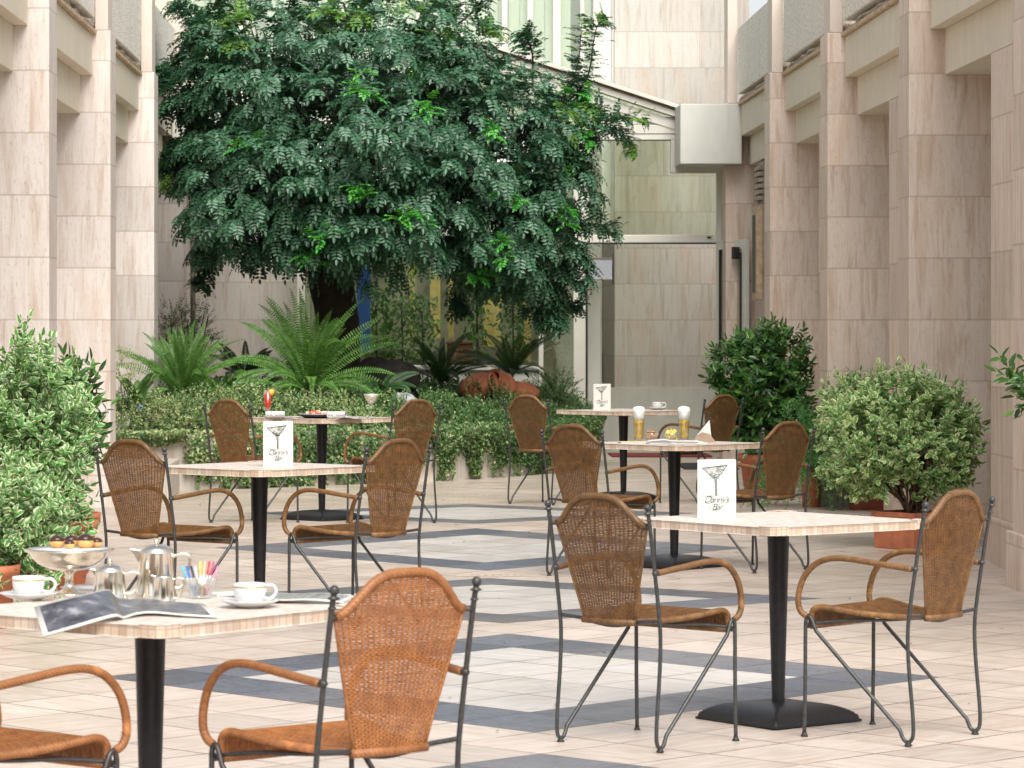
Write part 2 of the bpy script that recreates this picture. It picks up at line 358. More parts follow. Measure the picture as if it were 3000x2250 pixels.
# ---- paving: one sheet, folded along its ridges and drains
def paving_mat():
    n = NT('stone_paving'); c = n.co(); x, y, z = n.sep(c)
    t = .4121; s = 1 / (math.sqrt(2) * t); X0 = .445; Y0 = 12.60
    dx = n.math('SUBTRACT', x, X0); dy = n.math('SUBTRACT', y, Y0)
    a = n.math('MULTIPLY', n.math('ADD', dy, dx), s); b = n.math('MULTIPLY', n.math('SUBTRACT', dy, dx), s)
    ia = n.math('FLOOR', a); ib = n.math('FLOOR', b); fa = n.math('FRACT', a); fb = n.math('FRACT', b)
    na = n.math('FLOOR', n.math('DIVIDE', a, 7.0)); nb = n.math('FLOOR', n.math('DIVIDE', b, 7.0))
    ma = n.math('SUBTRACT', a, n.math('MULTIPLY', na, 7.0)); mb_ = n.math('SUBTRACT', b, n.math('MULTIPLY', nb, 7.0))
    same = n.math('LESS_THAN', n.math('ABSOLUTE', n.math('SUBTRACT', na, nb)), .5)
    inr = n.math('MULTIPLY', n.math('LESS_THAN', na, 3.5), n.math('GREATER_THAN', na, -1.5))
    out = n.math('LESS_THAN', n.math('MAXIMUM', ma, mb_), 6.0)
    inn = n.math('MULTIPLY', n.math('LESS_THAN', n.math('MAXIMUM', ma, mb_), 5.0), n.math('GREATER_THAN', n.math('MINIMUM', ma, mb_), 1.0))
    dia = n.math('MULTIPLY', n.math('MULTIPLY', same, inr), out)
    frame = n.math('MULTIPLY', dia, n.math('SUBTRACT', 1.0, inn)); inside = n.math('MULTIPLY', dia, inn)
    rnd = n.white(n.comb(ia, ib, 3.0)); rnd2 = n.white(n.comb(ia, ib, 9.0))
    # streaks lie one way or the other on every tile
    u = n.math('ADD', n.math('MULTIPLY', a, rnd_sel(n, rnd2, 1.2, 9.0)), n.math('MULTIPLY', rnd, 57))
    v = n.math('MULTIPLY', b, rnd_sel(n, rnd2, 9.0, 1.2))
    st = n.noise(n.comb(u, v, rnd), 1.6, 5, .65, .5); fine = n.noise(c, 70, 3, .7); big = n.noise(c, .55, 3, .5)
    light = n.ramp(st, [(.28, (.48, .37, .30)), (.46, (.585, .485, .415)), (.62, (.65, .58, .52))])
    pale = n.ramp(st, [(.28, (.47, .43, .40)), (.46, (.58, .555, .53)), (.65, (.67, .655, .64))])
    col = n.mix(n.math('MULTIPLY', inside, .9), light, pale)
    tone = n.math('ADD', .87, n.math('MULTIPLY', rnd, .2)); col = n.mix(1.0, col, n.comb(tone, tone, n.math('ADD', tone, -.01)), 'MULTIPLY')
    col = n.mix(n.ramp(fine, [(.58, 0.0), (.72, .22)]), col, (.36, .28, .22))
    dk = n.ramp(n.noise(c, 38, 4, .8), [(.3, (.062, .068, .088)), (.55, (.125, .137, .168)), (.75, (.21, .225, .265))])
    tn = n.math('ADD', .70, n.math('MULTIPLY', rnd, .6)); dk = n.mix(1.0, dk, n.comb(tn, tn, tn), 'MULTIPLY')
    col = n.mix(frame, col, dk)
    # damp dirt and moss stains towards the planter side of the far drain
    mos = n.math('MULTIPLY', n.ramp(n.noise(c, 1.3, 4, .6), [(.45, 0.0), (.65, .45)]), n.ramp(n.math('DIVIDE', n.math('SUBTRACT', y, 26.5), 7.0), [(0.0, 0.0), (.4, 1.0), (1.0, 1.0)]))
    col = n.mix(mos, col, (.30, .27, .14))
    col = n.mix(n.ramp(big, [(.45, 0.0), (.7, .25)]), col, (.44, .34, .25))
    spots = n.noise(c, 7, 5, .75); col = n.mix(n.ramp(spots, [(.62, 0.0), (.70, .30)]), col, (.33, .26, .2))
    jw = .014; jj = n.math('MAXIMUM', n.math('MAXIMUM', n.math('LESS_THAN', fa, jw), n.math('GREATER_THAN', fa, 1-jw)), n.math('MAXIMUM', n.math('LESS_THAN', fb, jw), n.math('GREATER_THAN', fb, 1-jw)))
    jn = n.noise(c, 2.2, 2); jst = n.ramp(jn, [(.35, .45), (.6, .95)])
    col = n.mix(n.math('MULTIPLY', jj, jst), col, n.mix(frame, (.13, .085, .065), (.015, .015, .02)))
    h = n.math('SUBTRACT', n.math('ADD', n.math('MULTIPLY', st, .6), n.math('MULTIPLY', fine, .5)), n.math('MULTIPLY', jj, 1.5))
    ro = n.ramp(n.noise(c, 3.1, 4, .6), [(.3, .27), (.7, .46)])
    return n.done(col, ro, 0, n.bump(h, .25, .004), spec=.5)
def rnd_sel(n, r, lo, hi): return n.math('ADD', lo, n.math('MULTIPLY', n.math('GREATER_THAN', r, .5), hi - lo))
M['paving'] = paving_mat()
mb = MB(); ys = [-40, -5, 4, 12.24, 16.32, 20.40, 24.48, 28.56, 44, 80]; xs = [-40, -6, -2, XC, 3, 7, 40]
for y in ys:
    for x in xs: mb.v.append((x, y, FH(y)))
for j in range(len(ys)-1):
    for i in range(len(xs)-1):
        k = j*len(xs)+i; mb.f.append((k, k+1, k+1+len(xs), k+len(xs))); mb.m.append(0); mb.s.append(False)
tag(mb.build('courtyard_paving', M['paving']), kind='structure')

# ---- the two side wings
def X(sgn, d): return XC + sgn * (HW + d)      # d metres behind the face of the piers
PZ = {1: [14.27, 18.87, 23.42, 28.03, 32.56, 37.15], -1: [13.8, 18.45, 23.12, 27.80, 32.50, 37.15]}
def wing(sgn, label, trav):
    root = empty('side_wing', (X(sgn, .9), 26, 0), 0, label, 'building')
    zs = PZ[sgn]; T = .50; TOP = 3.85
    for i, z in enumerate(zs):
        m = MB(); m.box((X(sgn, 0), z, -.05), (X(sgn, 1.45), z + T, TOP - .0)); part(m, 'pier', trav, root, .006)
        m = MB(); m.box((X(sgn, -.035), z - .035, 0), (X(sgn, .3), z - .001, .33)); m.box((X(sgn, -.035), z - .001, 0), (X(sgn, -.001), z + T + .03, .33)); part(m, 'pier_plinth', trav, root, .006)
        m = MB(); m.box((X(sgn, .02), z + .002, TOP + .002), (X(sgn, .125), z + T - .1, 6.0)); part(m, 'upper_column', M['colm'], root, .006)
    for i in range(len(zs) - 1):
        a = zs[i] + T; b = zs[i+1]
        m = MB(); m.box((X(sgn, .145), a + .001, 3.49), (X(sgn, .60), b - .001, 3.815)); part(m, 'upper_beam', M['cream'], root, .004)
        m = MB(); m.box((X(sgn, .242), a + .001, 3.18), (X(sgn, .62), b - .001, 3.488)); part(m, 'lower_beam', M['cream'], root, .004)
        m = MB(); m.box((X(sgn, .11), a + .001, 3.817), (X(sgn, .55), b - .001, 3.850)); part(m, 'ledge', M['ledge'], root, .004)
        # old pipe and rubble lying in the slot under the parapet
        pp = [(X(sgn, .16 + random.uniform(-.015, .015)), a + (b-a)*k/14, 3.885 + random.uniform(-.012, .016)) for k in range(15)]
        m = MB(); m.tube(spline(pp, 3), .018, 8); part(m, 'pipe', M['pipe'], root)
        m = MB()
        for k in range(26):
            q = random.uniform(a+.1, b-.1); h = random.uniform(.015, .045); m.box((X(sgn, .22+random.uniform(0, .1)), q, 3.851), (X(sgn, .30), q + random.uniform(.04, .2), 3.851 + h))
        part(m, 'rubble', M['pipe'], root)
        m = MB(); m.box((X(sgn, .5), a + .001, 3.851), (X(sgn, .56), b - .001, 3.96)); part(m, 'slot_back', M['gasket'], root)
        m = MB(); m.box((X(sgn, .126), zs[i] + T - .08, 3.945), (X(sgn, .34), b - .02, 4.66)); part(m, 'parapet_panel', M['pebble'], root, .012)
        # wall in the recess and the opening beside the far pier
        m = MB(); m.box((X(sgn, .242), a + .002, 0), (X(sgn, .9), b - 1.87, 3.178)); part(m, 'recess_wall', trav, root, .006)
        m = MB(); m.box((X(sgn, .205), a + .032, 0), (X(sgn, .241), b - 1.84, .29)); part(m, 'skirting', trav, root, .005)
        m = MB(); m.box((X(sgn, .60), b - .10, 0), (X(sgn, .65), b - .05, 3.178)); m.box((X(sgn, .60), b - 1.86, 0), (X(sgn, .65), b - 1.80, 3.178)); m.box((X(sgn, .60), b - 1.80, 3.1), (X(sgn, .65), b - .10, 3.178)); part(m, 'window_frame', M['ledge'], root)
        m = MB(); m.box((X(sgn, .62), b - 1.80, 0), (X(sgn, .63), b - .10, 3.1)); part(m, 'window_pane', M['glass'], root)
    m = MB(); m.box((X(sgn, 1.46), 13.8, -.02), (X(sgn, 1.6), 42.5, 6.8)); m.box((X(sgn, .62), 13.9, 3.2), (X(sgn, 1.45), 37, 3.8)); part(m, 'rear_wall', M['greywall'], root)
    return root
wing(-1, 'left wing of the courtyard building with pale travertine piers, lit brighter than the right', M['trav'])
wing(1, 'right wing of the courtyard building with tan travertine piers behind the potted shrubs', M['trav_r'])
# louvre and narrow metal cabinet on the right wing, next to the open door
def Pr(px, py, Xw):          # point on a hall-parallel plane X = Xw
    Z = Xw * F / (px - VX); return Vector((Xw, Z, EYE - (py - VY) * Z / F))
r = empty('wall_louvre', (3.60, 35.9, 2.7), 0, 'dark slatted vent high on the right wall near the open glass door', 'vent')
m = MB(); m.box((3.595, 35.35, 2.72), (3.61, 35.95, 3.14)); part(m, 'frame', M['pipe'], r)
m = MB()
for k in range(6): m.prism([(35.38, 2.75+k*.062), (35.92, 2.75+k*.062), (35.92, 2.79+k*.062), (35.38, 2.79+k*.062)], 'x', 3.55, 3.594)
part(m, 'slat', M['pipe'], r)
r = empty('wall_duct', (3.58, 35.7, 1.7), 0, 'narrow weathered metal duct below the dark vent on the right wall', 'duct')
m = MB(); m.box((3.53, 35.45, 1.72), (3.60, 35.9, 2.68)); part(m, 'casing', M['ledge'], r, .01)
m = MB(); m.box((3.525, 35.55, 1.80), (3.529, 35.82, 2.60)); part(m, 'opening', M['darkroom'], r)
m = MB(); m.tube([(-2.36, 36.95, .0), (-2.36, 36.95, 2.0), (-2.36, 36.93, 4.6)], .028, 10)
for z in (1.0, 2.1, 3.2): m.tube([(-2.36, 36.95, z), (-2.36, 36.95, z+.06)], .036, 10)
tag(m.build('drain_pipe', M['pipe']), 'brown rain pipe running up beside the last left pier behind the tree', 'pipe')

# ---- rear building: glazed front with gable roof, stone walls, curtain wall above
rb = empty('glazed_pavilion', (XC, 37.7, 0), 0, 'glazed rear building with cream frames and stone walls behind the tree', 'building')
GZ = 37.7
def pxX(px, Z): return (px - VX) * Z / F
def pxz(py, Z): return EYE - (py - VY) * Z / F
def fbox(m, x0, y0, x1, y1, Z, d=.10, z2=None):   # frame bar given by its outline in the facade plane, depth d
    m.box((pxX(x0, Z), Z, pxz(y1, Z)), (pxX(x1, Z), Z + d, pxz(y0, Z)))
m = MB(); m.box((2.86, 36.9, 3.185), (3.52, 37.66, 3.83)); part(m, 'corbel_block', M['block'], rb, .01)
m = MB(); m.box((-2.58, 36.9, 3.185), (-1.93, 37.66, 3.83)); part(m, 'corbel_block', M['block'], rb, .01)
m = MB(); m.box((-2.50, 38.3, 0), (-1.27, 38.5, 3.5)); part(m, 'stone_wall', M['trav_b'], rb)
m = MB(); m.box((2.34, 40.0, 0), (3.9, 42.4, 6.6)); part(m, 'stone_wall', M['trav_b'], rb)
m = MB(); m.box((2.05, 39.96, -.02), (3.9, 39.998, .735)); part(m, 'wall_base', M['block'], rb)
# bars
bars = [(1678, 342, 1988, 362), (1678, 364, 1988, 392)]
m = MB()
for b_ in [(1700, 393, 1990, 410), (1965, 410, 1990, 487), (1965, 487, 2128, 507), (2100, 507, 2128, 1332), (1716, 688, 2100, 711), (1716, 410, 1724, 688), (1680, 393, 1716, 1332), (870, 560, 893, 1100), (541, 483, 556, 1120)]:
    fbox(m, *b_, GZ)
m.box((pxX(575, GZ), GZ - .01, pxz(392, GZ)), (pxX(1990, GZ), GZ + .09, pxz(366, GZ)))
m.box((pxX(575, GZ), GZ + .02, pxz(364, GZ)), (pxX(1990, GZ), GZ + .09, pxz(342, GZ)))
m.box((pxX(893, GZ), GZ - .02, pxz(1085, GZ)), (pxX(1580, GZ), GZ + .12, pxz(1070, GZ)))
m.box((pxX(893, GZ), GZ, pxz(560, GZ)), (pxX(1680, GZ), GZ + .1, pxz(530, GZ)))
fbox(m, 1578, 560, 1592, 1332, GZ); 
part(m, 'window_frame', M['white'], rb, .006)
m = MB(); fbox(m, 1716, 711, 2100, 715, GZ-.004, .05); fbox(m, 1716, 715, 1721, 1332, GZ-.004, .05); fbox(m, 1724, 409, 1965, 412, GZ-.003, .03); part(m, 'gasket', M['gasket'], rb)
m = MB(); fbox(m, 2072, 693, 2084, 698, GZ-.02, .02); part(m, 'door_contact', M['gasket'], rb)
# gable rafters
def rafter(m, zoff, th, yoff, d):
    xa = 2.985; za = 3.80 + zoff; sl = .327; xm = XC; zm = za + sl * (xa - xm)
    xl = 2*XC - xa
    m.prism([(xa, za), (xm, zm), (xl, za), (xl, za - th), (xm, zm - th), (xa, za - th)], 'y', GZ + yoff, GZ + yoff + d)
m = MB(); rafter(m, .03, .035, -.14, .3); rafter(m, -.045, .055, -.08, .2); rafter(m, -.15, .09, -.02, .1); part(m, 'rafter', M['white'], rb, .004)
m = MB(); rafter(m, -.006, .036, -.03, .12); part(m, 'roof_flashing', M['ledge'], rb)
m = MB()
for sg in (-1, 1): m.prism([(XC, 4.60), (XC + sg*2.5, 3.79), (XC + sg*2.5, 3.77), (XC, 4.58)], 'y', GZ + .16, 39.9)
part(m, 'roof_glass', M['glass'], rb)
m = MB(); m.prism([(2.9, 3.76), (XC, 4.50), (-1.95, 3.76)], 'y', GZ + .03, GZ + .04); part(m, 'gable_pane', M['glass'], rb)
# glazing
m = MB(); m.box((pxX(893, GZ), GZ+.04, pxz(1070, GZ)), (pxX(1578, GZ), GZ+.05, pxz(560, GZ))); part(m, 'window_pane', M['glass'], rb)
m = MB(); m.box((pxX(1592, GZ), GZ+.04, .0), (pxX(1680, GZ), GZ+.05, pxz(560, GZ))); part(m, 'window_pane', M['glass'], rb)
m = MB(); m.prism([(pxX(1724, GZ), pxz(688, GZ)), (pxX(2100, GZ), pxz(688, GZ)), (pxX(2100, GZ), pxz(507, GZ)), (pxX(1965, GZ), pxz(507, GZ)), (pxX(1965, GZ), pxz(410, GZ)), (pxX(1724, GZ), pxz(410, GZ))], 'y', GZ+.04, GZ+.05)
part(m, 'transom_pane', M['glass'], rb)
m = MB(); m.box((pxX(893, GZ), GZ+.02, 0), (pxX(1578, GZ), GZ+.10, pxz(1085, GZ))); part(m, 'sill_wall', M['block'], rb)
m = MB(); m.box((pxX(893, GZ)+.0, GZ+.02, pxz(530, GZ)), (pxX(1680, GZ), GZ+.08, pxz(392, GZ)))
m.box((pxX(556, GZ), GZ+.02, pxz(483, GZ)), (pxX(893, GZ), GZ+.08, pxz(392, GZ))); part(m, 'fascia_panel', M['blind'], rb)
m = MB(); m.box((pxX(1330, GZ), GZ-.01, pxz(1070, GZ)), (pxX(1338, GZ), GZ+.03, pxz(560, GZ))); part(m, 'mullion', M['silver'], rb)
# open door leaf
hx, hy = 3.335, 37.68; lx, ly = 3.575, 36.88; dv = Vector((lx-hx, ly-hy, 0)); L = dv.length; dv /= L; nv = Vector((-dv.y, dv.x, 0))
def leafbox(m, a, b, z0, z1, t0=-.025, t1=.025, mi=0):
    vs = []
    for z in (z0, z1):
        for (q, t) in ((a, t0), (b, t0), (b, t1), (a, t1)): vs.append((hx + dv.x*q + nv.x*t, hy + dv.y*q + nv.y*t, z))
    m.add(vs, [(0, 3, 2, 1), (4, 5, 6, 7), (0, 1, 5, 4), (1, 2, 6, 5), (2, 3, 7, 6), (3, 0, 4, 7)], mi)
m = MB()
leafbox(m, 0, .10, .02, 2.38); leafbox(m, L-.10, L, .02, 2.38); leafbox(m, .10, L-.10, 2.28, 2.38); leafbox(m, .10, L-.10, .02, .14)
dr = part(m, 'door', M['white'], rb, .004); 
m = MB(); leafbox(m, .1, L-.1, .14, 2.28, -.004, .004); o = m.build('door_pane', M['glass'], dr)
m = MB(); leafbox(m, .09, .12, .14, 2.28, -.03, -.01); leafbox(m, L-.22, L-.15, 2.17, 2.30, -.09, -.026); leafbox(m, L-.12, L-.09, .14, 2.24, -.04, -.026); o = m.build('door_closer', M['gasket'], dr)
# upper back: stone right, curtain wall, cream left
CZ = 40.0
m = MB()
for (a, b) in ((1470, 1486), (1620, 1642), (1738, 1765), (1220, 1236), (980, 1000), (700, 716), (530, 545)): fbox(m, a, -260, b, 420, CZ, .12)
fbox(m, 520, -260, 1765, -230, CZ-.02, .12)
part(m, 'upper_window_frame', M['white'], rb, .004)
for (a, b) in ((1545, 1562), (1700, 1712), (1350, 1362), (860, 872)):
    m = MB(); fbox(m, a, -240, b, 420, CZ+.02, .08); part(m, 'upper_mullion', M['block'], rb, .004)
m = MB(); fbox(m, 545, -240, 1740, 420, CZ+.03, .01); part(m, 'upper_window_pane', M['glass'], rb)
m = MB()
x = pxX(400, CZ+.3)
while x < pxX(1790, CZ+.3):
    x2 = x + random.uniform(.10, .16)
    if random.random() < .93: m.box((x, CZ+.12+random.uniform(0, .02), 2.4), (x2-.006, CZ+.145, 6.5))
    x = x2
part(m, 'vertical_blind', M['blind'], rb)  # white strips stand in for bright sky reflected in the upper panes
m = MB(); m.box((-3.2, CZ-.05, 0), (pxX(528, CZ), CZ+.1, 6.4)); part(m, 'cream_wall', M['cream'], rb)
m = MB(); m.box((-3, CZ+.5, 3.0), (3.9, CZ+.6, 6.6)); part(m, 'upper_back_wall', M['blind'], rb)
# interior
m = MB(); m.box((-2.5, 42.6, 0), (4.2, 42.75, 3.3)); m.box((-1.25, 38.55, 0), (-1.15, 42.6, 3.3)); part(m, 'interior_wall', M['room'], rb)
m = MB(); m.box((1.60, 38.9, 0), (2.13, 39.1, 3.4)); m.box((pxX(1722, 38.6), 38.55, 0), (pxX(1757, 38.6), 38.65, 3.3)); part(m, 'interior_column', M['block'], rb)
for i, (px, w_, z0, z1) in enumerate(((1275, 30, 1.30, 2.2), (1322, 18, 1.3, 2.1), (1443, 50, 1.20, 2.4), (1207, 16, 1.2, 2.2), (1545, 20, .9, 2.1))):
    x = pxX(px, 40.4); m = MB(); n_ = 8; ww = w_ * 40.4 / F
    for k in range(n_):
        xa = x - ww/2 + ww*k/n_; m.box((xa, 40.4 + (.02 if k % 2 else 0), z0), (xa + ww/n_, 40.43 + (.02 if k % 2 else 0), z1))
    nm = ['tallest and widest', 'narrowest']
    tag(m.build('curtain', M['curtain']), ['yellow curtain strip behind the window, just left of the steel mullion', 'pale yellow curtain strip touching the steel mullion behind the window', 'widest yellow curtain behind the rear window, right of the mullion', 'thin yellow curtain strip behind the window midway between blue banner and mullion', 'thin yellow curtain at the right end of the rear window behind the fern'][i], 'curtain', 'yellow curtains inside the rear window')
m = MB(); m.box((pxX(1046, 39.2), 39.2, 1.15), (pxX(1085, 39.2), 39.24, 2.6))
tag(m.build('banner', M['blue']), 'blue fabric banner hanging inside the window right of the trunk', 'banner')
r = empty('cabinet', (pxX(1345, 39.6), 39.7, 0), 0, 'brown wooden cabinet standing inside behind the rear window', 'cabinet')
m = MB(); m.box((pxX(1310, 39.6), 39.6, 0), (pxX(1384, 39.6), 40.0, 1.24)); part(m, 'body', M['wood'], r, .01)
m = MB(); m.box((pxX(1307, 39.6), 39.57, 1.241), (pxX(1387, 39.6), 40.02, 1.27)); part(m, 'top', M['wood'], r, .006)
m = MB()
for k in range(3): m.box((pxX(1313, 39.6)+k*.1, 39.59, .1), (pxX(1313, 39.6)+k*.1+.09, 39.599, 1.2))
part(m, 'door', M['wood'], r)
# leafy plants added behind the window, standing in for green reflections in its glass
for i, (px, w_, h, Z) in enumerate(((1175, 95, 2.3, 39.6), (1235, 80, 1.8, 40.0), (1395, 70, 2.3, 39.9), (1500, 75, 2.2, 39.5), (1100, 80, 1.9, 39.8))):
    r = empty('indoor_plant', (pxX(px, Z), Z, 0), 0, ['broad leafy plant inside the window right of the blue banner', 'lower leafy plant inside the window left of the yellow curtains', 'slim leafy plant inside between cabinet and widest yellow curtain', 'tall leafy plant inside the right end of the rear window', 'leafy plant inside the window directly behind the blue banner'][i], 'plant', 'plants inside the rear window')
    lv = Leaves(); ww = w_ * Z / F
    for k in range(480):
        a = random.uniform(0, 2*PI); rr = math.sqrt(random.random()) * ww * .6; zz = random.uniform(.5, h)
        lv.add((math.cos(a)*rr, math.sin(a)*rr*.8, zz), rv() + Vector((0, 0, -.3)), Vector((0, -.6, 1)) + rv()*.5, random.uniform(.05, .11), random.uniform(.02, .045), random.randint(0, 1))
    lv.build('foliage', [M['fern'], M['ivy']] if i % 2 else [M['fern'], M['laurel2']], r)
    m = MB(); m.tube([(0, 0, .2), (.02, 0, .9), (0, .02, h)], .012, 6); m.build('stem', M['twigd'], r)
    m = MB(); m.lathe([(0, 0), (.13, 0), (.17, .32), (.15, .32), (.14, .28), (0, .28)], n=16); m.build('pot', M['terrad'], r)
# menu stand behind the glass
r = empty('lectern_stand', (pxX(1612, 38.6), 38.6, 0), 0, 'silver slanted reading stand behind the narrow glass pane', 'stand')
c = Vector((pxX(1610, 38.6), 38.6, pxz(1020, 38.6)))
m = MB(); m.prism([(c.x-.12, c.z-.075), (c.x+.12, c.z+.06), (c.x+.115, c.z+.08), (c.x-.125, c.z-.055)], 'y', 38.5, 38.75); part(m, 'plate', M['silver'], r)
m = MB(); m.tube(spline([(c.x+.02, 38.62, c.z), (c.x+.06, 38.62, c.z-.08), (c.x+.065, 38.62, c.z-.3), (c.x+.06, 38.62, 0)]), .018, 8); part(m, 'post', M['silver'], r)
# projecting sign plate at the left door jamb
r = empty('plaque', (pxX(1760, 37.5), 37.5, 2.1), 0, 'blank grey plaque on a thin rod beside the left door jamb', 'sign')
m = MB(); m.box((pxX(1722, 37.5), 37.5, pxz(819, 37.5)), (pxX(1793, 37.5), 37.515, pxz(756, 37.5))); part(m, 'panel', simple('grey_plaque', (.36, .38, .41), .4, var=.04), r)
m = MB(); m.box((pxX(1722, 37.5), 37.49, pxz(820.5, 37.5)), (pxX(1793, 37.5), 37.52, pxz(817, 37.5))); part(m, 'rail', M['silver'], r); m = MB(); m.box((pxX(1722, 37.5), 37.49, pxz(758, 37.5)), (pxX(1793, 37.5), 37.52, pxz(755, 37.5))); part(m, 'rail', M['silver'], r)
m = MB(); m.tube([(pxX(1796, 37.5), 37.5, pxz(833, 37.5)), (pxX(1796, 37.5), 37.5, pxz(741, 37.5))], .006, 8); part(m, 'rod', M['black'], r)
# mats
m = MB(); m.box((2.2, 38.0, .001), (3.3, 38.9, .018)); tag(m.build('doormat', simple('red_mat', (.20, .035, .03), .9, var=.2, sc=40)), 'red doormat lying across the open doorway', 'mat')
m = MB(); m.box((2.75, 34.9, .001), (3.3, 36.2, .016)); tag(m.build('doormat', simple('black_mat', (.03, .03, .035), .9, var=.2, sc=40)), 'dark doormat outside the door behind the laurel pot', 'mat')
# the far end of the court, behind the viewpoint: seen mirrored in the rear glazing
r = empty('end_building', (XC, -9, 0), 0, 'tan end building of the courtyard behind the viewpoint, out of view', 'building')
m = MB(); m.box((-8, -9.4, 0), (9, -9, 5.2)); part(m, 'wall', M['trav_r'], r)
for k in range(6):
    m = MB(); m.box((-6.6 + 2.4*k, -8.99, .9), (-5.2 + 2.4*k, -8.97, 3.0)); part(m, 'window', M['gasket'], r)
lv = Leaves()  # hedge added out of view to give the rear glazing a green reflection
for k in range(9000):
    x = random.uniform(-6, 7); z = random.uniform(.1, 2.1); lv.add((x, -7 + random.uniform(-.4, .4), z + .25*math.sin(x*2)), rv(), rv(), .11, .06, random.randint(0, 1))
o = lv.build('hedge', [M['laurel'], M['ivy']]); tag(o, 'leafy green hedge at the far end of the court behind the viewpoint', 'hedge')
# cross drains
for i, (dy, cx, wd) in enumerate(((20.36, .50, .5), (28.50, .36, .5))):
    r = empty('floor_drain', (cx, dy, FH(dy)), 0, ['nearer slotted drain in the paving between the middle dark diamonds', 'farther slotted drain in the paving in front of the planter'][i], 'drain', 'slotted drains in the paving')
    m = MB(); m.box((-wd/2, -.05, .002), (wd/2, .05, .006)); m.build('grate', simple('drain_stone', (.50, .42, .33), .6), r)
    m = MB()
    for k in range(8): m.box((-.16 + k*.042, -.02, .0065), (-.145 + k*.042, .02, .0075))
    m.build('slot', M['pipe'], r)
# fallen leaves
lv = Leaves()
for k in range(150):
    y = random.choice([random.uniform(12.5, 33), random.uniform(27, 31)]); x = random.uniform(-2.2, 3.2); a = random.uniform(0, 2*PI)
    lv.add((x, y, FH(y) + .006), (math.cos(a), math.sin(a), .02), (0, 0, 1), random.uniform(.012, .035), .012, random.randint(0, 1))
tag(lv.build('fallen_leaves', [M['laurel'], M['twig']], droop=0), kind='stuff')
# ================================================================ FURNITURE
POST = [(-.275, .845), (-.263, .79), (-.24, .66), (-.214, .50), (-.203, .40), (-.207, .28), (-.222, .13), (-.226, .06), (-.221, .027), (-.205, .014), (-.186, .022), (-.170, .055)]
FRONT = [(.185, .385), (.203, .425), (.216, .436), (.228, .425), (.231, .38), (.232, .2), (.236, .014)]
def ypost(z):
    pts = POST[:7]
    for (y1, z1), (y0, z0) in zip(pts, pts[1:]):
        if z0 <= z <= z1: return y0 + (y1-y0)*(z-z0)/(z1-z0)
    return pts[0][0] if z > pts[0][1] else pts[-1][0]
PB = .452; PC = .785; AH = .102
def bw(z): return .112 + (.203 - .112) * (z - PB) / (PC - PB)
def arch(x): return PC + AH * (.5 + .5*math.cos(PI * min(1, abs(x) / .203) ** 1.75))
def by(x, z): return ypost(min(z, .845)) + .012 - .018 * (1 - (x/.21)**2)
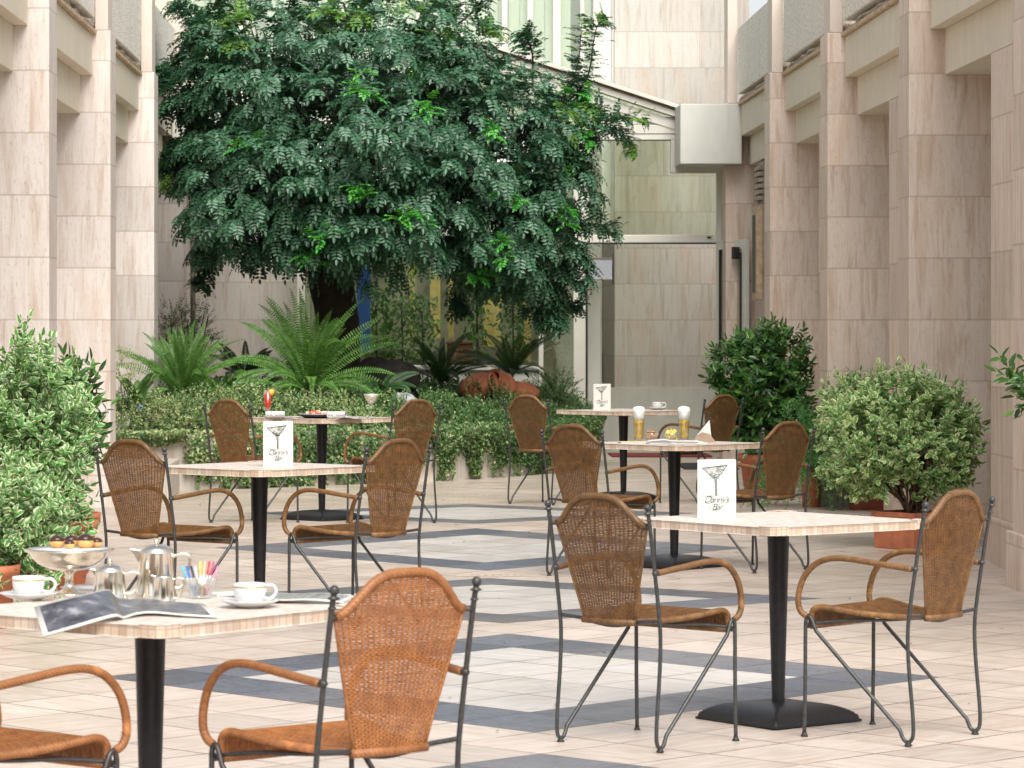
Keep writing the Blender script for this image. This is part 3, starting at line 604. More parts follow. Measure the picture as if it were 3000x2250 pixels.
def make_chair(rat, ratw, label, iron):
    root = empty('wicker_chair', (0, 0, 0), 0, label, 'chair', 'wicker chairs around the bar tables')
    for s in (-1, 1):
        m = MB()
        path = spline([(s*.225, y, z) for y, z in POST], 4) + spline([(s*.225, y, z) for y, z in FRONT], 4)
        m.tube(path, .0072, 8); m.build('leg_frame', iron, root)
        m = MB(); m.ball((s*.225, -.277, .857), .0128, 14); m.lathe([(.006, .832), (.014, .835), (.015, .838), (.007, .842), (.006, .846)], (s*.225, -.2745, 0), 12); m.tube([(s*.225, -.268, .81), (s*.225, -.268, .815)], .0105, 10)
        m.build('finial', iron, root)
        for yy in (-.205, .236):
            g = MB(); g.lathe([(0, 0), (.013, 0), (.014, .004), (.009, .010), (.009, .016), (0, .017)], (s*.225, yy, 0), 12); g.build('glide', M['rubber'], root)
        m = MB(); a = [(s*.225, -.232, .627), (s*.227, -.20, .629), (s*.232, -.09, .640), (s*.236, .03, .652), (s*.238, .11, .651), (s*.238, .175, .630), (s*.237, .225, .585), (s*.236, .250, .53), (s*.234, .256, .48), (s*.230, .245, .450), (s*.226, .224, .437)]
        m.tube(spline(a, 5)[3:], .0112, 10); m.build('armrest', ratw, root)
        m = MB(); m.tube([(s*.225, -.236, .627), (s*.227, -.20, .629)], .0075, 8); m.ball((s*.225, -.234, .627), .011, 10); m.build('armrest_joint', iron, root)
    # backrest weave
    m = MB(); nwp = 22; rows = 76
    for k in range(rows):
        z = PB + .004 + k * (.885 - PB) / rows
        if z <= PC: hwd = bw(z)
        else:
            c_ = min(.9999, (z - PC) / AH)
            if c_ >= .995: continue
            hwd = (math.acos(2*c_ - 1) / PI) ** (1/1.75) * .203
        if hwd < .02: continue
        dx_ = .0085; nn = max(6, int(2*hwd/dx_)); pts = []
        for j in range(nn+1):
            x = -hwd + 2*hwd*j/nn; q = (j + k) % 2
            pts.append((x, by(x, z) + (.0017 if q else -.0017), z + random.uniform(-.0006, .0006)))
        m.tube(pts, .00232, 4, 0, False)
    for j in range(nwp+1):
        u = -1 + 2*j/nwp; pts = []; z = PB
        while z < .90:
            x = u * (bw(z) if z < PC else .203)
            if z > arch(x): break
            pts.append((x, by(x, z), z)); z += .03
        x = u*.203; pts.append((x, by(x, arch(x)), arch(x)))
        m.tube(pts, .0026, 5, 0, False)
    br = m.build('backrest', rat, root)
    m = MB(); ap = [(.203 * (-1 + 2*k/24), by(.203*(-1+2*k/24), arch(.203*(-1+2*k/24))), arch(.203*(-1+2*k/24)) + .004) for k in range(25)]
    m.tube(ap, .0118, 10); m.build('top_rim', ratw, br)
    m = MB()
    for s in (-1, 1): m.tube([(s*bw(z), by(bw(z), z), z) for z in [PB + (PC-PB)*k/8 for k in range(9)]], .0050, 8)
    m.tube([(-.118, by(.11, PB), PB-.006), (0, by(0, PB)+.003, PB-.008), (.118, by(.11, PB), PB-.006)], .0118, 10); m.build('side_rim', ratw, br)
    m = MB()
    for s in (-1, 1): m.tube([(s*.203, by(.2, PC), PC+.004), (s*.225, ypost(PC), PC+.002)], .008, 8)
    m.build('bracket', iron, root)
    m = MB(); m.tube(spline([(-.225, -.205, .457), (-.12, -.200, .449), (-.09, -.197, .440), (0, -.197, .430), (.09, -.197, .440), (.12, -.200, .449), (.225, -.205, .457)], 5), .0068, 8)
    for s in (-1, 1): m.tube(spline([(s*.105, -.198, .446), (s*.14, -.05, .432), (s*.175, .1, .424), (s*.222, .222, .408)], 5), .0058, 8)
    m.tube([(-.228, .229, .398), (.228, .229, .398)], .0058, 8); m.build('crossbar', iron, root)
    # seat
    prof = [(-.19, .448), (-.1, .446), (0, .450), (.08, .459), (.14, .468), (.18, .470), (.207, .461), (.219, .443), (.221, .42), (.220, .398)]
    sp = spline([(0, y, z) for y, z in prof], 10)
    def sw(y): return .112 + (.203-.112) * min(1, (y + .19) / .34)
    m = MB(); acc = 0; last = sp[0]; k = 0
    for a_, b_ in zip(sp, sp[1:]):
        seg = (b_-a_).length; n_ = max(1, int(seg/.0052))
        for i in range(n_):
            p_ = a_.lerp(b_, i/n_); h = sw(p_.y); nn = max(8, int(2*h/.011)); k += 1
            m.tube([(-h + 2*h*j/nn, p_.y, p_.z + (.0016 if (j+k) % 2 else -.0016)) for j in range(nn+1)], .0022, 4, 0, False)
    for j in range(25):
        u = -1 + 2*j/24; m.tube([(u*sw(p_.y), p_.y, p_.z) for p_ in sp[::3]], .0026, 5, 0, False)
    st = m.build('seat', rat, root)
    m = MB()
    for s in (-1, 1): m.tube([(s*sw(p_.y), p_.y, p_.z + .001) for p_ in sp[::3] + [sp[-1]]], .0108, 10)
    m.tube([(-.205, .220, .398), (.205, .220, .398)], .0095, 10); m.build('seat_rim', ratw, st)
    return root
iron2 = simple('wrought_iron_near', (.065, .063, .063), .42, metal=.5, var=.25, sc=60, bump=.1)
ch_brown = make_chair(M['rattan'], M['rattanw'], 'x', M['iron'])
ch_orange = make_chair(M['rattan2'], M['rattanw2'], 'x', iron2)
chairs = [  # x, y, heading, label
 (.833, 12.345, 48, 0, 'brown wicker armchair with backrest towards us, left of the right front table'),
 (1.743, 12.505, 139.5, 0, 'dark brown wicker armchair at the right side of the right front table'),
 (-.19, 8.70, 129, 1, 'large orange wicker armchair right of the table with the silver teapot'),
 (-1.06, 8.57, 50, 1, 'orange wicker armchair cut by the left edge, left of the teapot table'),
 (-1.165, 16.51, 51, 0, 'brown wicker armchair between the variegated bush and the middle left table'),
 (-.273, 16.59, 138, 0, 'brown wicker armchair right of the middle left table with the tent card'),
 (-1.16, 25.0, 50, 0, 'brown wicker armchair left of the far table with the red cocktail'),
 (-.15, 24.95, 131, 0, 'brown wicker armchair right of the far table with the red cocktail'),
 (1.11, 20.4, 49, 0, 'brown wicker armchair left of the table with the two beers'),
 (2.07, 20.85, 131, 0, 'brown wicker armchair right of the table with the two beers, before the laurel pot'),
 (1.10, 28.35, 50, 0, 'farthest left wicker armchair, against the ivy and left of the coffee cup table'),
 (2.37, 28.5, 131, 0, 'farthest right wicker armchair, between the coffee cup table and the laurel shrub')]
used = {0: False, 1: False}
for x, y, a, k, lab in chairs:
    src = (ch_brown, ch_orange)[k]
    o = src if not used[k] else copy_tree(src); used[k] = True
    o.location = (x, y, FH(y)); o.rotation_euler = (0, 0, R(a - 90)); o['label'] = lab

def mosaic():
    n = NT('stone_mosaic'); c = n.co(); x, y, z = n.sep(c); t = .026
    fx = n.math('FRACT', n.math('DIVIDE', x, t)); fy = n.math('FRACT', n.math('DIVIDE', y, t))
    id_ = n.white(n.comb(n.math('FLOOR', n.math('DIVIDE', x, t)), n.math('FLOOR', n.math('DIVIDE', y, t)), n.math('FLOOR', n.math('DIVIDE', z, .1))))
    f = n.noise(c, 34, 4, .6)
    col = n.ramp(id_, [(0, (.40, .33, .28)), (.3, (.66, .55, .45)), (.7, (.76, .68, .60)), (1, (.50, .47, .44))])
    col = n.mix(n.ramp(f, [(.45, 0.0), (.7, .6)]), col, (.44, .30, .20))
    nt_ = n.n('ShaderNodeNewGeometry'); nx, ny, nz = n.sep(nt_.outputs['Normal']); side = n.math('LESS_THAN', nz, .5)
    j = n.math('MAXIMUM', n.math('LESS_THAN', fx, .11), n.math('LESS_THAN', fy, .11)); j = n.math('MAXIMUM', j, n.math('MULTIPLY', side, n.math('LESS_THAN', n.math('ABSOLUTE', n.math('SUBTRACT', z, .748)), .0012)))
    col = n.mix(n.math('MULTIPLY', j, n.math('ADD', .45, n.math('MULTIPLY', side, .35))), col, (.26, .17, .11))
    tp = n.mix(n.math('SUBTRACT', .35, n.math('MULTIPLY', side, .35)), col, (.76, .71, .64))
    col = n.mix(n.math('MULTIPLY', side, .35), tp, (.62, .44, .28))
    return n.done(col, n.math('ADD', .28, n.math('MULTIPLY', f, .3)), 0, n.bump(n.math('SUBTRACT', f, j), .3, .002))
M['mosaic'] = mosaic()
def make_table():
    root = empty('bistro_table', (0, 0, 0), 0, 'x', 'table', 'mosaic topped bar tables')
    h = .40; c = .045; out = [(-h+c, -h), (h-c, -h), (h-c*.62, -h+c*.25), (h-c*.25, -h+c*.62), (h, -h+c), (h, h-c), (h-c*.25, h-c*.62), (h-c*.62, h-c*.25), (h-c, h), (-h+c, h), (-h+c*.62, h-c*.25), (-h+c*.25, h-c*.62), (-h, h-c), (-h, -h+c), (-h+c*.25, -h+c*.62), (-h+c*.62, -h+c*.25)]
    m = MB(); m.prism(out, 'z', .724, .755); tp = m.build('tabletop', M['mosaic'], root, .003)
    for sx, sy in ((-1, -1), (1, -1), (1, 1), (-1, 1)):
        m = MB(); m.prism([(sx*(h-c*1.6), sy*(h+.003)), (sx*(h-c*.25), sy*(h+.006)), (sx*(h+.006), sy*(h-c*.25)), (sx*(h+.003), sy*(h-c*1.6)), (sx*(h-c*1.2), sy*(h-c*1.2))], 'z', .727, .7585)
        m.build('corner_tile', M['mosaic'], tp, .002)
    m = MB(); m.box((-.2, -.2, .712), (.2, .2, .7255)); m.build('underplate', M['black'], root, .004)
    m = MB(); m.lathe([(.024, .05), (.0245, .09), (.041, .69), (.042, .712)], n=28); m.build('pole', M['black'], root)
    # swept square foot
    m = MB(); n_ = 20; hw = .220; vs = []; fs = []; N = n_*2+1
    for i in range(N):
        for j in range(N):
            x = -hw + 2*hw*i/(N-1); y = -hw + 2*hw*j/(N-1); q = max(abs(x), abs(y))/hw
            z = .010 + .064 * (1 - q**2.8) ** .62 if q < 1 else .010
            vs.append((x, y, z))
    for i in range(N-1):
        for j in range(N-1): fs.append((i*N+j, (i+1)*N+j, (i+1)*N+j+1, i*N+j+1))
    m.add(vs, fs, 0, True); m.box((-hw, -hw, .002), (hw, hw, .0099)); m.build('foot', M['black'], root, 0)
    return root
tproto = make_table()
tables = [(1.372, 12.95, -8, 'table nearest on the right with a single bar menu card on a bare top'),
 (-.69, 9.05, 7, 'nearest table at lower left carrying the silver coffee set'),
 (-.75, 16.87, 3, 'middle left table with one bar menu card and no dishes'),
 (-.674, 25.5, 2, 'far left table with the red cocktail in front of the planter'),
 (1.595, 21.05, -3, 'table with two beers and snack bowls, between the right front and farthest tables'),
 (1.77, 29.0, -3, 'farthest table with coffee cup and menu card, near the door')]
TB = []
for i, (x, y, a, lab) in enumerate(tables):
    o = tproto if i == 0 else copy_tree(tproto)
    o.location = (x, y, FH(y)); o.rotation_euler = (0, 0, R(45 + a)); o['label'] = lab; TB.append(o)

# ---- menu cards
INK = simple('grey_ink', (.10, .12, .12), .7); INKL = simple('pale_grey_ink', (.24, .26, .25), .7)
def make_card():
    root = empty('menu_card', (0, 0, 0), 0, 'x', 'menu card', 'bar menu cards on the tables')
    W, H = .145, .22
    def plane(m, s):   # folded card: front leaf and rear leaf meet on the left edge
        a = Vector((-W/2, 0, 0)); b = Vector((W/2, 0 if s == 0 else .055, 0)); t = Vector((0, .0012, 0))
        m.add([a, b, b+t, a+t, a+Vector((0, 0, H)), b+Vector((0, 0, H)), b+t+Vector((0, 0, H)), a+t+Vector((0, 0, H))], [(0,3,2,1),(4,5,6,7),(0,1,5,4),(1,2,6,5),(2,3,7,6),(3,0,4,7)])
    m = MB(); plane(m, 0); m.build('front_leaf', M['paper'], root)
    m = MB(); plane(m, 1); m.xform(Matrix.Translation((0, .0014, 0))); m.build('rear_leaf', M['paper'], root)
    # engraved cocktail glass, drawn with many short ink strokes standing just proud of the paper
    m = MB(); y = -.0007
    def stroke(a, b, w=.0007, mi=0):
        w *= 1.35
        a = Vector((a[0], y, a[1])); b = Vector((b[0], y, b[1])); d = (b-a).normalized(); nn = Vector((-d.z, 0, d.x))*w
        m.add([a-nn, b-nn, b+nn, a+nn], [(0, 1, 2, 3)], mi)
    top = .200; bl, br_ = -.055, .040; tl, tr = top-.012, top; bx, bz = -.004, .148
    stroke((bl, tl), (br_, tr), .0009); stroke((bl, tl), (bx-.006, bz), .0010); stroke((br_, tr), (bx+.006, bz), .0010); stroke((bl, tl-.002), (br_, tr-.0025), .0006)
    for k in range(190):
        u = random.random(); v = random.random()**.8; xl = bl + (bx-.006-bl)*u; xr = br_ + (bx+.006-br_)*u; z = tl*(1-u) + bz*u + (1-u)*v*.012
        x = xl + (xr-xl)*v; stroke((x, z), (x + random.uniform(-.010, .010), z + random.uniform(-.003, .003)), .0006, random.randint(0, 1))
    stroke((bx-.004, bz), (bx+.001, .085), .0009); stroke((bx+.004, bz), (bx+.005, .085), .0009)
    for k in range(26): z = .085 + k*.0024; stroke((bx-.003, z), (bx+.004, z+.001), .0005, k % 2)
    for k in range(14): stroke((-.03+k*.004, .0835 + .0015*math.sin(k)), (-.027+k*.004, .0835), .0006, 1)
    for z, w_ in ((.030, .014), (.0265, .010), (.023, .012)): stroke((-w_/2-.002, z), (w_/2-.002, z), .0005, 1)
    # script swashes
    for pts in (((-.050, .062), (-.056, .070), (-.050, .079), (-.030, .083), (-.012, .078)), ((-.045, .057), (-.030, .054), (-.015, .060), (-.012, .070)), ((-.022, .030), (-.028, .036), (-.022, .048), (.0, .052)), ((-.020, .030), (-.008, .028), (.0, .034))):
        sp = spline([(a, 0, b) for a, b in pts], 5)
        for p_, q_ in zip(sp, sp[1:]): stroke((p_.x, p_.z), (q_.x, q_.z), .0006)
    m.build('drawing', [INK, INKL], root)
    for txt, sz, x, z in (("Danny's", .034, -.0015, .058), ("Bar", .033, .001, .031)):
        cu = bpy.data.curves.new('t', 'FONT'); cu.body = txt; cu.size = sz; cu.shear = .42; cu.align_x = 'CENTER'; cu.extrude = .0001; cu.space_character = .86
        to = bpy.data.objects.new('t', cu); COL.objects.link(to)
        dg = bpy.context.evaluated_depsgraph_get(); me = bpy.data.meshes.new_from_object(to.evaluated_get(dg)); bpy.data.objects.remove(to)
        for v in me.vertices: q = v.co.copy(); v.co = Vector((q.x + x, -.0009 - q.z, q.y + z))
        me.materials.clear(); me.materials.append(INK); o = bpy.data.objects.new('lettering', me); COL.objects.link(o); o.parent = root
    return root
cproto = make_card()
for i, (x, y, a, t, lab) in enumerate(((1.148, 13.03, -2, 0, 'largest bar menu card, standing on the right front table'), (-.657, 16.80, 3, 2, 'bar menu card standing on the middle left table'), (1.596, 29.1, 0, 5, 'smallest bar menu card, standing on the farthest table'))):
    o = cproto if i == 0 else copy_tree(cproto)
    o.location = (x, y, TB[t].location.z + .7555); o.rotation_euler = (0, 0, R(a)); o['label'] = lab

# ================================================================ TABLEWARE
def on(t, x, y, dz=.0): return Vector((x, y, TB[t].location.z + .7555 + dz))
# --- coffee cups
def make_cup():
    c = empty('coffee_cup', (0, 0, 0), 0, 'x', 'cup', 'white coffee cups with a gold band')
    m = MB(); m.lathe([(0, .002), (.024, .002), (.026, 0), (.028, .004), (.038, .016), (.043, .032), (.0445, .056), (.0425, .056), (.040, .030), (.033, .012), (0, .008)], n=28); m.build('bowl', M['china'], c)
    m = MB(); m.lathe([(.0441, .046), (.0447, .0461), (.0448, .0500), (.0443, .0501)], n=28); m.build('gold_band', M['gold'], c)
    m = MB(); m.tube(spline([(.042, 0, .047), (.060, 0, .050), (.071, 0, .040), (.070, 0, .026), (.055, 0, .014), (.038, 0, .018)], 5), .0042, 8); m.build('handle', M['china'], c)
    m = MB(); m.lathe([(0, .040), (.041, .040)], n=24); m.build('coffee', M['choc'], c)
    return c
def make_saucer():
    m = MB(); m.lathe([(0, .001), (.036, 0), (.040, .003), (.060, .010), (.077, .018), (.0785, .0195), (.077, .0205), (.058, .013), (.040, .007), (0, .006)], n=36)
    return tag(m.build('saucer', M['china']), 'x', 'saucer', 'white saucers under the coffee cups')
cp = make_cup(); sp_ = make_saucer()
for i, (t, x, y, a, l1, l2) in enumerate(((1, -1.038, 9.31, 0, 'coffee cup at the left edge beside the silver cake stand', 'saucer at the left edge under the cup by the cake stand'), (1, -.429, 9.07, 20, 'coffee cup right of the coloured sugar sticks on the nearest table', 'saucer right of the sugar sticks on the nearest table'), (5, 2.07, 29.2, 0, 'tiny coffee cup on the farthest table near the door', 'small saucer on the farthest table near the door'))):
    o = cp if i == 0 else copy_tree(cp); s = sp_ if i == 0 else sp_.copy()
    if i: COL.objects.link(s)
    s.location = on(t, x, y); o.location = on(t, x, y, .0072); o.rotation_euler = (0, 0, R(a)); o['label'] = l1; s['label'] = l2
# --- cake stand and profiteroles
r = empty('cake_stand', on(1, -.944, 9.47), 0, 'silver footed cake stand with profiteroles on the nearest table', 'cake stand')
m = MB(); m.lathe([(0, 0), (.050, 0), (.051, .004), (.030, .010), (.015, .018), (.012, .03), (.011, .05), (.013, .062), (.022, .068)], n=32); m.build('foot', M['silver'], r)
m = MB(); m.lathe([(.0, .066), (.022, .067), (.055, .073), (.086, .087), (.105, .106), (.113, .119), (.122, .123), (.124, .1265), (.112, .128), (.09, .112), (0, .098)], n=40); m.build('bowl', M['silver'], r)
m = MB(); m.lathe([(0, .1282), (.112, .1282), (.114, .1292), (0, .1294)], n=32); m.build('doily', M['paper'], r)
pos = [(-.034, 0, 'leftmost profiterole on the silver cake stand'), (.003, -.03, 'small front profiterole with a dot of chocolate on the cake stand'), (.044, -.005, 'largest profiterole, right of centre on the cake stand'), (.073, .02, 'rightmost profiterole at the edge of the cake stand'), (.0, .045, 'rear profiterole half hidden on the cake stand')]
for i, (dx, dy, lab) in enumerate(pos):
    rr = (.0215, .015, .024, .017, .02)[i]
    c = empty('profiterole', on(1, -.944+dx, 9.47+dy, .1296), 0, lab, 'pastry', 'profiteroles on the cake stand')
    m = MB(); m.ball((0, 0, rr*.72), rr, 18, 0, (1, 1, .8), .05); m.build('choux', M['choux'], c)
    m = MB(); m.lathe([(rr*.93, rr*.80), (rr*1.0, rr*.92), (rr*.93, rr*1.2), (rr*.62, rr*1.5), (0, rr*1.66)], n=16); m.build('chocolate', M['choc'], c)
# --- pots
def pot(name, loc, rr, h, label, cat, lid, spout_w=1.0, ang=0, taper=.86, group='silver pots and jugs on the nearest table'):
    r = empty(name, loc, ang, label, cat, group)
    m = MB(); m.lathe([(0, .001), (rr*1.05, 0), (rr*1.08, .004), (rr*1.0, .012), (rr*.97, h*.35), (rr*taper, h*.94), (rr*taper*1.03, h), (rr*taper*.97, h), (rr*taper*.9, h*.9), (0, h*.88)], n=36)
    m.build('body', M['silver'], r)
    k = rr*taper
    m = MB(); m.prism([(-k*.75, h*.60), (-k*1.28*spout_w, h*.93), (-k*1.45*spout_w, h*1.0), (-k*1.30*spout_w, h*.995), (-k*.8, h*.97)], 'y', -k*.18, k*.18)
    m.build('spout', M['silver'], r, k*.12)
    m = MB(); m.tube(spline([(k*.95, 0, h*.86), (k*1.45, 0, h*.92), (k*1.95, 0, h*.88), (k*2.0, 0, h*.68), (k*1.85, 0, h*.42), (k*1.5, 0, h*.22), (k*1.08, 0, h*.20)], 5), k*.11, 10); m.build('handle', M['silver'], r)
    if lid:
        m = MB(); m.lathe([(k*.99, h), (k*.97, h+.003), (k*.74, h+.011), (k*.4, h+.016), (0, h+.017)], n=32)
        m.lathe([(k*.09, h+.016), (k*.07, h+.020), (k*.17, h+.023), (k*.14, h+.029), (0, h+.031)], n=14); m.build('lid', M['silver'], r)
    return r
pot('teapot', on(1, -.700, 9.40), .053, .128, 'tall lidded silver coffee pot, the biggest of the silver set', 'coffee pot', True)
pot('milk_jug', on(1, -.820, 9.32), .046, .080, 'lidded silver jug between the cake stand and the tall pot', 'jug', True, .85)
pot('creamer', on(1, -.663, 9.16), .031, .076, 'small open silver creamer in front of the tall pot', 'jug', False, .8)
# --- sugar sticks
M['clear'] = glassm('tumbler_glass', (.95, .97, .97), .08)
r = empty('glass_bowl', on(1, -.576, 9.36), 0, 'clear glass holding coloured sugar sticks', 'glass')
m = MB(); m.lathe([(0, .001), (.026, 0), (.028, .003), (.046, .058), (.0445, .058), (.026, .008), (0, .007)], n=30); m.build('tumbler', M['clear'], r)
cols = [((.05, .42, .75), 'light blue'), ((.03, .16, .6), 'dark blue'), ((.04, .04, .06), 'black'), ((.75, .76, .78), 'white'), ((.85, .60, .08), 'yellow'), ((.8, .50, .25), 'orange'), ((.75, .02, .05), 'red'), ((.78, .05, .16), 'crimson'), ((.85, .25, .38), 'pink')]
for i, (c, nm) in enumerate(cols):
    b = Vector((-.016 + i*.004, random.uniform(-.012, .012), .008)); t = Vector((-.052 + i*.0125, random.uniform(-.02, .02), .088 + (.012 if 4 <= i <= 7 else 0)))
    rt = empty('sugar_stick', on(1, -.576, 9.36) + b, 0, nm + ' sugar stick standing in the clear glass', 'sugar stick', 'sugar sticks in the glass')
    m = MB(); m.tube([(0, 0, 0), tuple(t-b)], .0030, 8); m.build('sachet', simple('sachet_' + nm.replace(' ', '_'), c, .4), rt)
    m = MB(); m.tube([tuple((t-b)*.35), tuple((t-b)*.6)], .0032, 8); m.build('label_band', M['paper'] if i != 3 else M['gold'], rt)
# --- magazines and newspapers
def photo_page(name, seed, a=(.10, .10, .12), b=(.55, .55, .58), sc=9):
    n = NT(name); c = n.vadd(n.co(), (seed*3.1, seed*1.7, seed)); f = n.noise(c, sc, 3, .6); g = n.vor(c, sc*1.5)
    return n.done(n.mix(n.ramp(g, [(.1, .5), (.5, 0.0)]), n.ramp(f, [(.38, a), (.48, tuple(v*2.2 for v in a)), (.56, b), (.76, (.40, .40, .42))]), (.16, .17, .2)), .3)
PG = photo_page('magazine_page', 1, (.03, .03, .036), (.10, .10, .115), 16); PG2 = photo_page('magazine_page_dark', 4, (.03, .03, .035), (.30, .31, .34), 12)
def newsprint():
    n = NT('newsprint'); c = n.co(); x, y, z = n.sep(c); l = n.math('FRACT', n.math('MULTIPLY', y, 260)); q = n.noise(c, 30, 2)
    f = n.math('MULTIPLY', n.math('LESS_THAN', l, .5), n.math('GREATER_THAN', q, .45))
    return n.done(n.mix(n.math('MULTIPLY', f, .55), (.72, .71, .69), (.12, .12, .14)), .7)
NEWS = newsprint()
def sheet(name, prof, w0, w1, mats, loc, ang, label, cat='magazine', thick=.0015, nseg=8, spine=.0, edge=.008, twist=0):
    """pages bent along prof [(u, z)], width from w0 to w1 along v; white paper margin all round"""
    r = empty(name, loc, ang, label, cat); sp = spline([(u, 0, z) for u, z in prof], 5)
    for nm, off, mt, e in (('page', thick, mats[0], edge), ('sheets', 0, M['paper'], 0)):
        m = MB(); vs = []; n = len(sp)
        us = [p.x for p in sp]
        for i, p in enumerate(sp):
            for v in (w0 + e, w1 - e): vs.append((p.x, v + twist * (p.x - us[0]), p.z + off + .0004))
        lo = e > 0
        fs = [(2*i, 2*i+1, 2*i+3, 2*i+2) for i in range(1 if lo else 0, n-2 if lo else n-1)]
        m.add(vs, fs, 0, True)
        if not lo:
            k = len(vs); vs2 = [(a, b, c + thick) for a, b, c in vs]; m.add(vs2, fs, 0, True)
            m.add([vs[0], vs[1], vs2[1], vs2[0]], [(0, 1, 2, 3)]); m.add([vs[-2], vs[-1], vs2[-1], vs2[-2]], [(0, 1, 2, 3)])
            e1 = [vs[2*i] for i in range(n)] + [vs2[2*i] for i in range(n)]; m.add(e1, [(i, i+1, i+1+n, i+n) for i in range(n-1)])
            e1 = [vs[2*i+1] for i in range(n)] + [vs2[2*i+1] for i in range(n)]; m.add(e1, [(i, i+1, i+1+n, i+n) for i in range(n-1)])
        m.build(nm, mt, r)
    return r
def pages(name, rows, mt, label):
    """open magazine: rows of (far point, near point) from the left page edge to the right one"""
    r = empty(name, rows[0][0], 0, label, 'magazine'); b = Vector(rows[0][0])
    far = spline([a for a, c in rows], 4); near = spline([c for a, c in rows], 4); n = len(far)
    m = MB(); vs = [tuple(p - b) for p in far] + [tuple(p - b) for p in near] + [tuple(p - b - Vector((0, 0, .0035))) for p in far] + [tuple(p - b - Vector((0, 0, .0035))) for p in near]
    fs = [(i, i+1, n+i+1, n+i) for i in range(n-1)] + [(2*n+i, 3*n+i, 3*n+i+1, 2*n+i+1) for i in range(n-1)] + [(n+i, n+i+1, 3*n+i+1, 3*n+i) for i in range(n-1)] + [(i, 2*n+i, 2*n+i+1, i+1) for i in range(n-1)]
    m.add(vs, fs, 0, True); m.add([vs[0], vs[n], vs[3*n], vs[2*n]], [(0, 1, 2, 3)]); m.add([vs[n-1], vs[2*n-1], vs[4*n-1], vs[3*n-1]], [(0, 1, 2, 3)]); m.build('sheets', M['paper'], r)
    m = MB(); up = Vector((0, -.0006, .0012)); k0 = 1; f2 = [far[i].lerp(near[i], .05) - b + up for i in range(k0, n-1)]; n2 = [far[i].lerp(near[i], .94) - b + up for i in range(k0, n-1)]; q = len(f2)
    m.add([tuple(v) for v in f2 + n2], [(i, i+1, q+i+1, q+i) for i in range(q-1)], 0, True); m.build('page', mt, r)
pages('open_magazine', [(P(100, 1778, 8.70), P(127, 1863, 8.62)), (P(180, 1757, 8.72), P(215, 1838, 8.58)), (P(260, 1738, 8.80), P(290, 1815, 8.58)), (P(318, 1727, 8.92), P(340, 1803, 8.64)), (P(340, 1748, 9.03), P(363, 1809, 8.70)),
   (P(372, 1755, 9.1), P(400, 1797, 8.76)), (P(420, 1752, 9.12), P(450, 1793, 8.80)), (P(510, 1762, 9.12), P(545, 1801, 8.75)), (P(598, 1768, 9.14), P(637, 1806, 8.72))], PG, 'open grey magazine, its left page hanging over the front edge of the nearest table')
sheet('flat_magazine', [(0, .003), (.06, .010), (.14, .007), (.22, .010), (.30, .003)], -.10, .10, [PG2], on(1, -.47, 9.30, .001), R(-8), 'grey magazine lying behind the right cup on the nearest table', thick=.003)
m = MB(); m.box((-.05, -.05, 0), (.05, .05, .002)); m.box((-.045, -.05, .0021), (.05, .045, .004)); o = m.build('napkin', M['paper']); o.location = on(1, -.51, 9.50); o.rotation_euler = (0, 0, .4); tag(o, 'folded white napkin behind the right cup', 'napkin')
m = MB(); m.lathe([(0, .001), (.05, 0), (.083, .010), (.085, .012), (.05, .006), (0, .005)], n=30); o = m.build('side_plate', M['china']); o.location = on(1, -.90, 9.62); tag(o, 'white side plate behind the cake stand', 'plate')
# --- far left table
r = empty('cocktail_glass', on(3, -1.073, 25.45), 0, 'tall glass of red cocktail on the far left table', 'cocktail')
m = MB(); m.lathe([(0, 0), (.026, 0), (.026, .006), (.006, .014), (.008, .03), (.022, .07), (.030, .20), (.0285, .20), (.020, .07), (0, .04)], n=24); m.build('glass', M['clear'], r)
m = MB(); m.lathe([(0, .04), (.020, .071), (.0275, .168), (0, .168)], n=24); m.build('drink', simple('red_juice', (.80, .05, .015), .2, var=.05), r)
r = empty('orange_slice', on(3, -1.045, 25.44, .175), R(20), 'orange slice on the rim of the red cocktail', 'fruit')
m = MB(); m.tube([(0, -.004, .013), (0, .004, .013)], .024, 20); m.build('rind', simple('orange_rind', (.85, .33, .02), .5), r)
m = MB(); m.tube([(0, -.005, .013), (0, .005, .013)], .020, 20); m.build('flesh', simple('orange_flesh', (.9, .55, .10), .4), r)
r = empty('coupe_glass', on(3, -.31, 25.45), 0, 'pale yellow cocktail in a coupe glass on the far left table', 'cocktail')
m = MB(); m.lathe([(0, 0), (.036, 0), (.036, .003), (.006, .010), (.004, .03), (.004, .085), (.010, .095), (.040, .13), (.060, .176), (.058, .176), (.038, .133), (0, .10)], n=28); m.build('glass', M['clear'], r)
m = MB(); m.lathe([(0, .100), (.037, .134), (.050, .158), (0, .158)], n=28); m.build('drink', simple('pale_cocktail', (.78, .62, .30), .3), r)
m = MB(); m.lathe([(.0505, .1585), (.057, .174), (0, .176)], n=28); m.build('foam', M['paper'], r)
m = MB(); m.tube([(0, 0, .12), (-.13, 0, .26)], .003, 8); o = m.build('straw', M['gasket']); o.location = on(3, -.31, 25.45); tag(o, 'black straw leaning out of the coupe glass', 'straw')
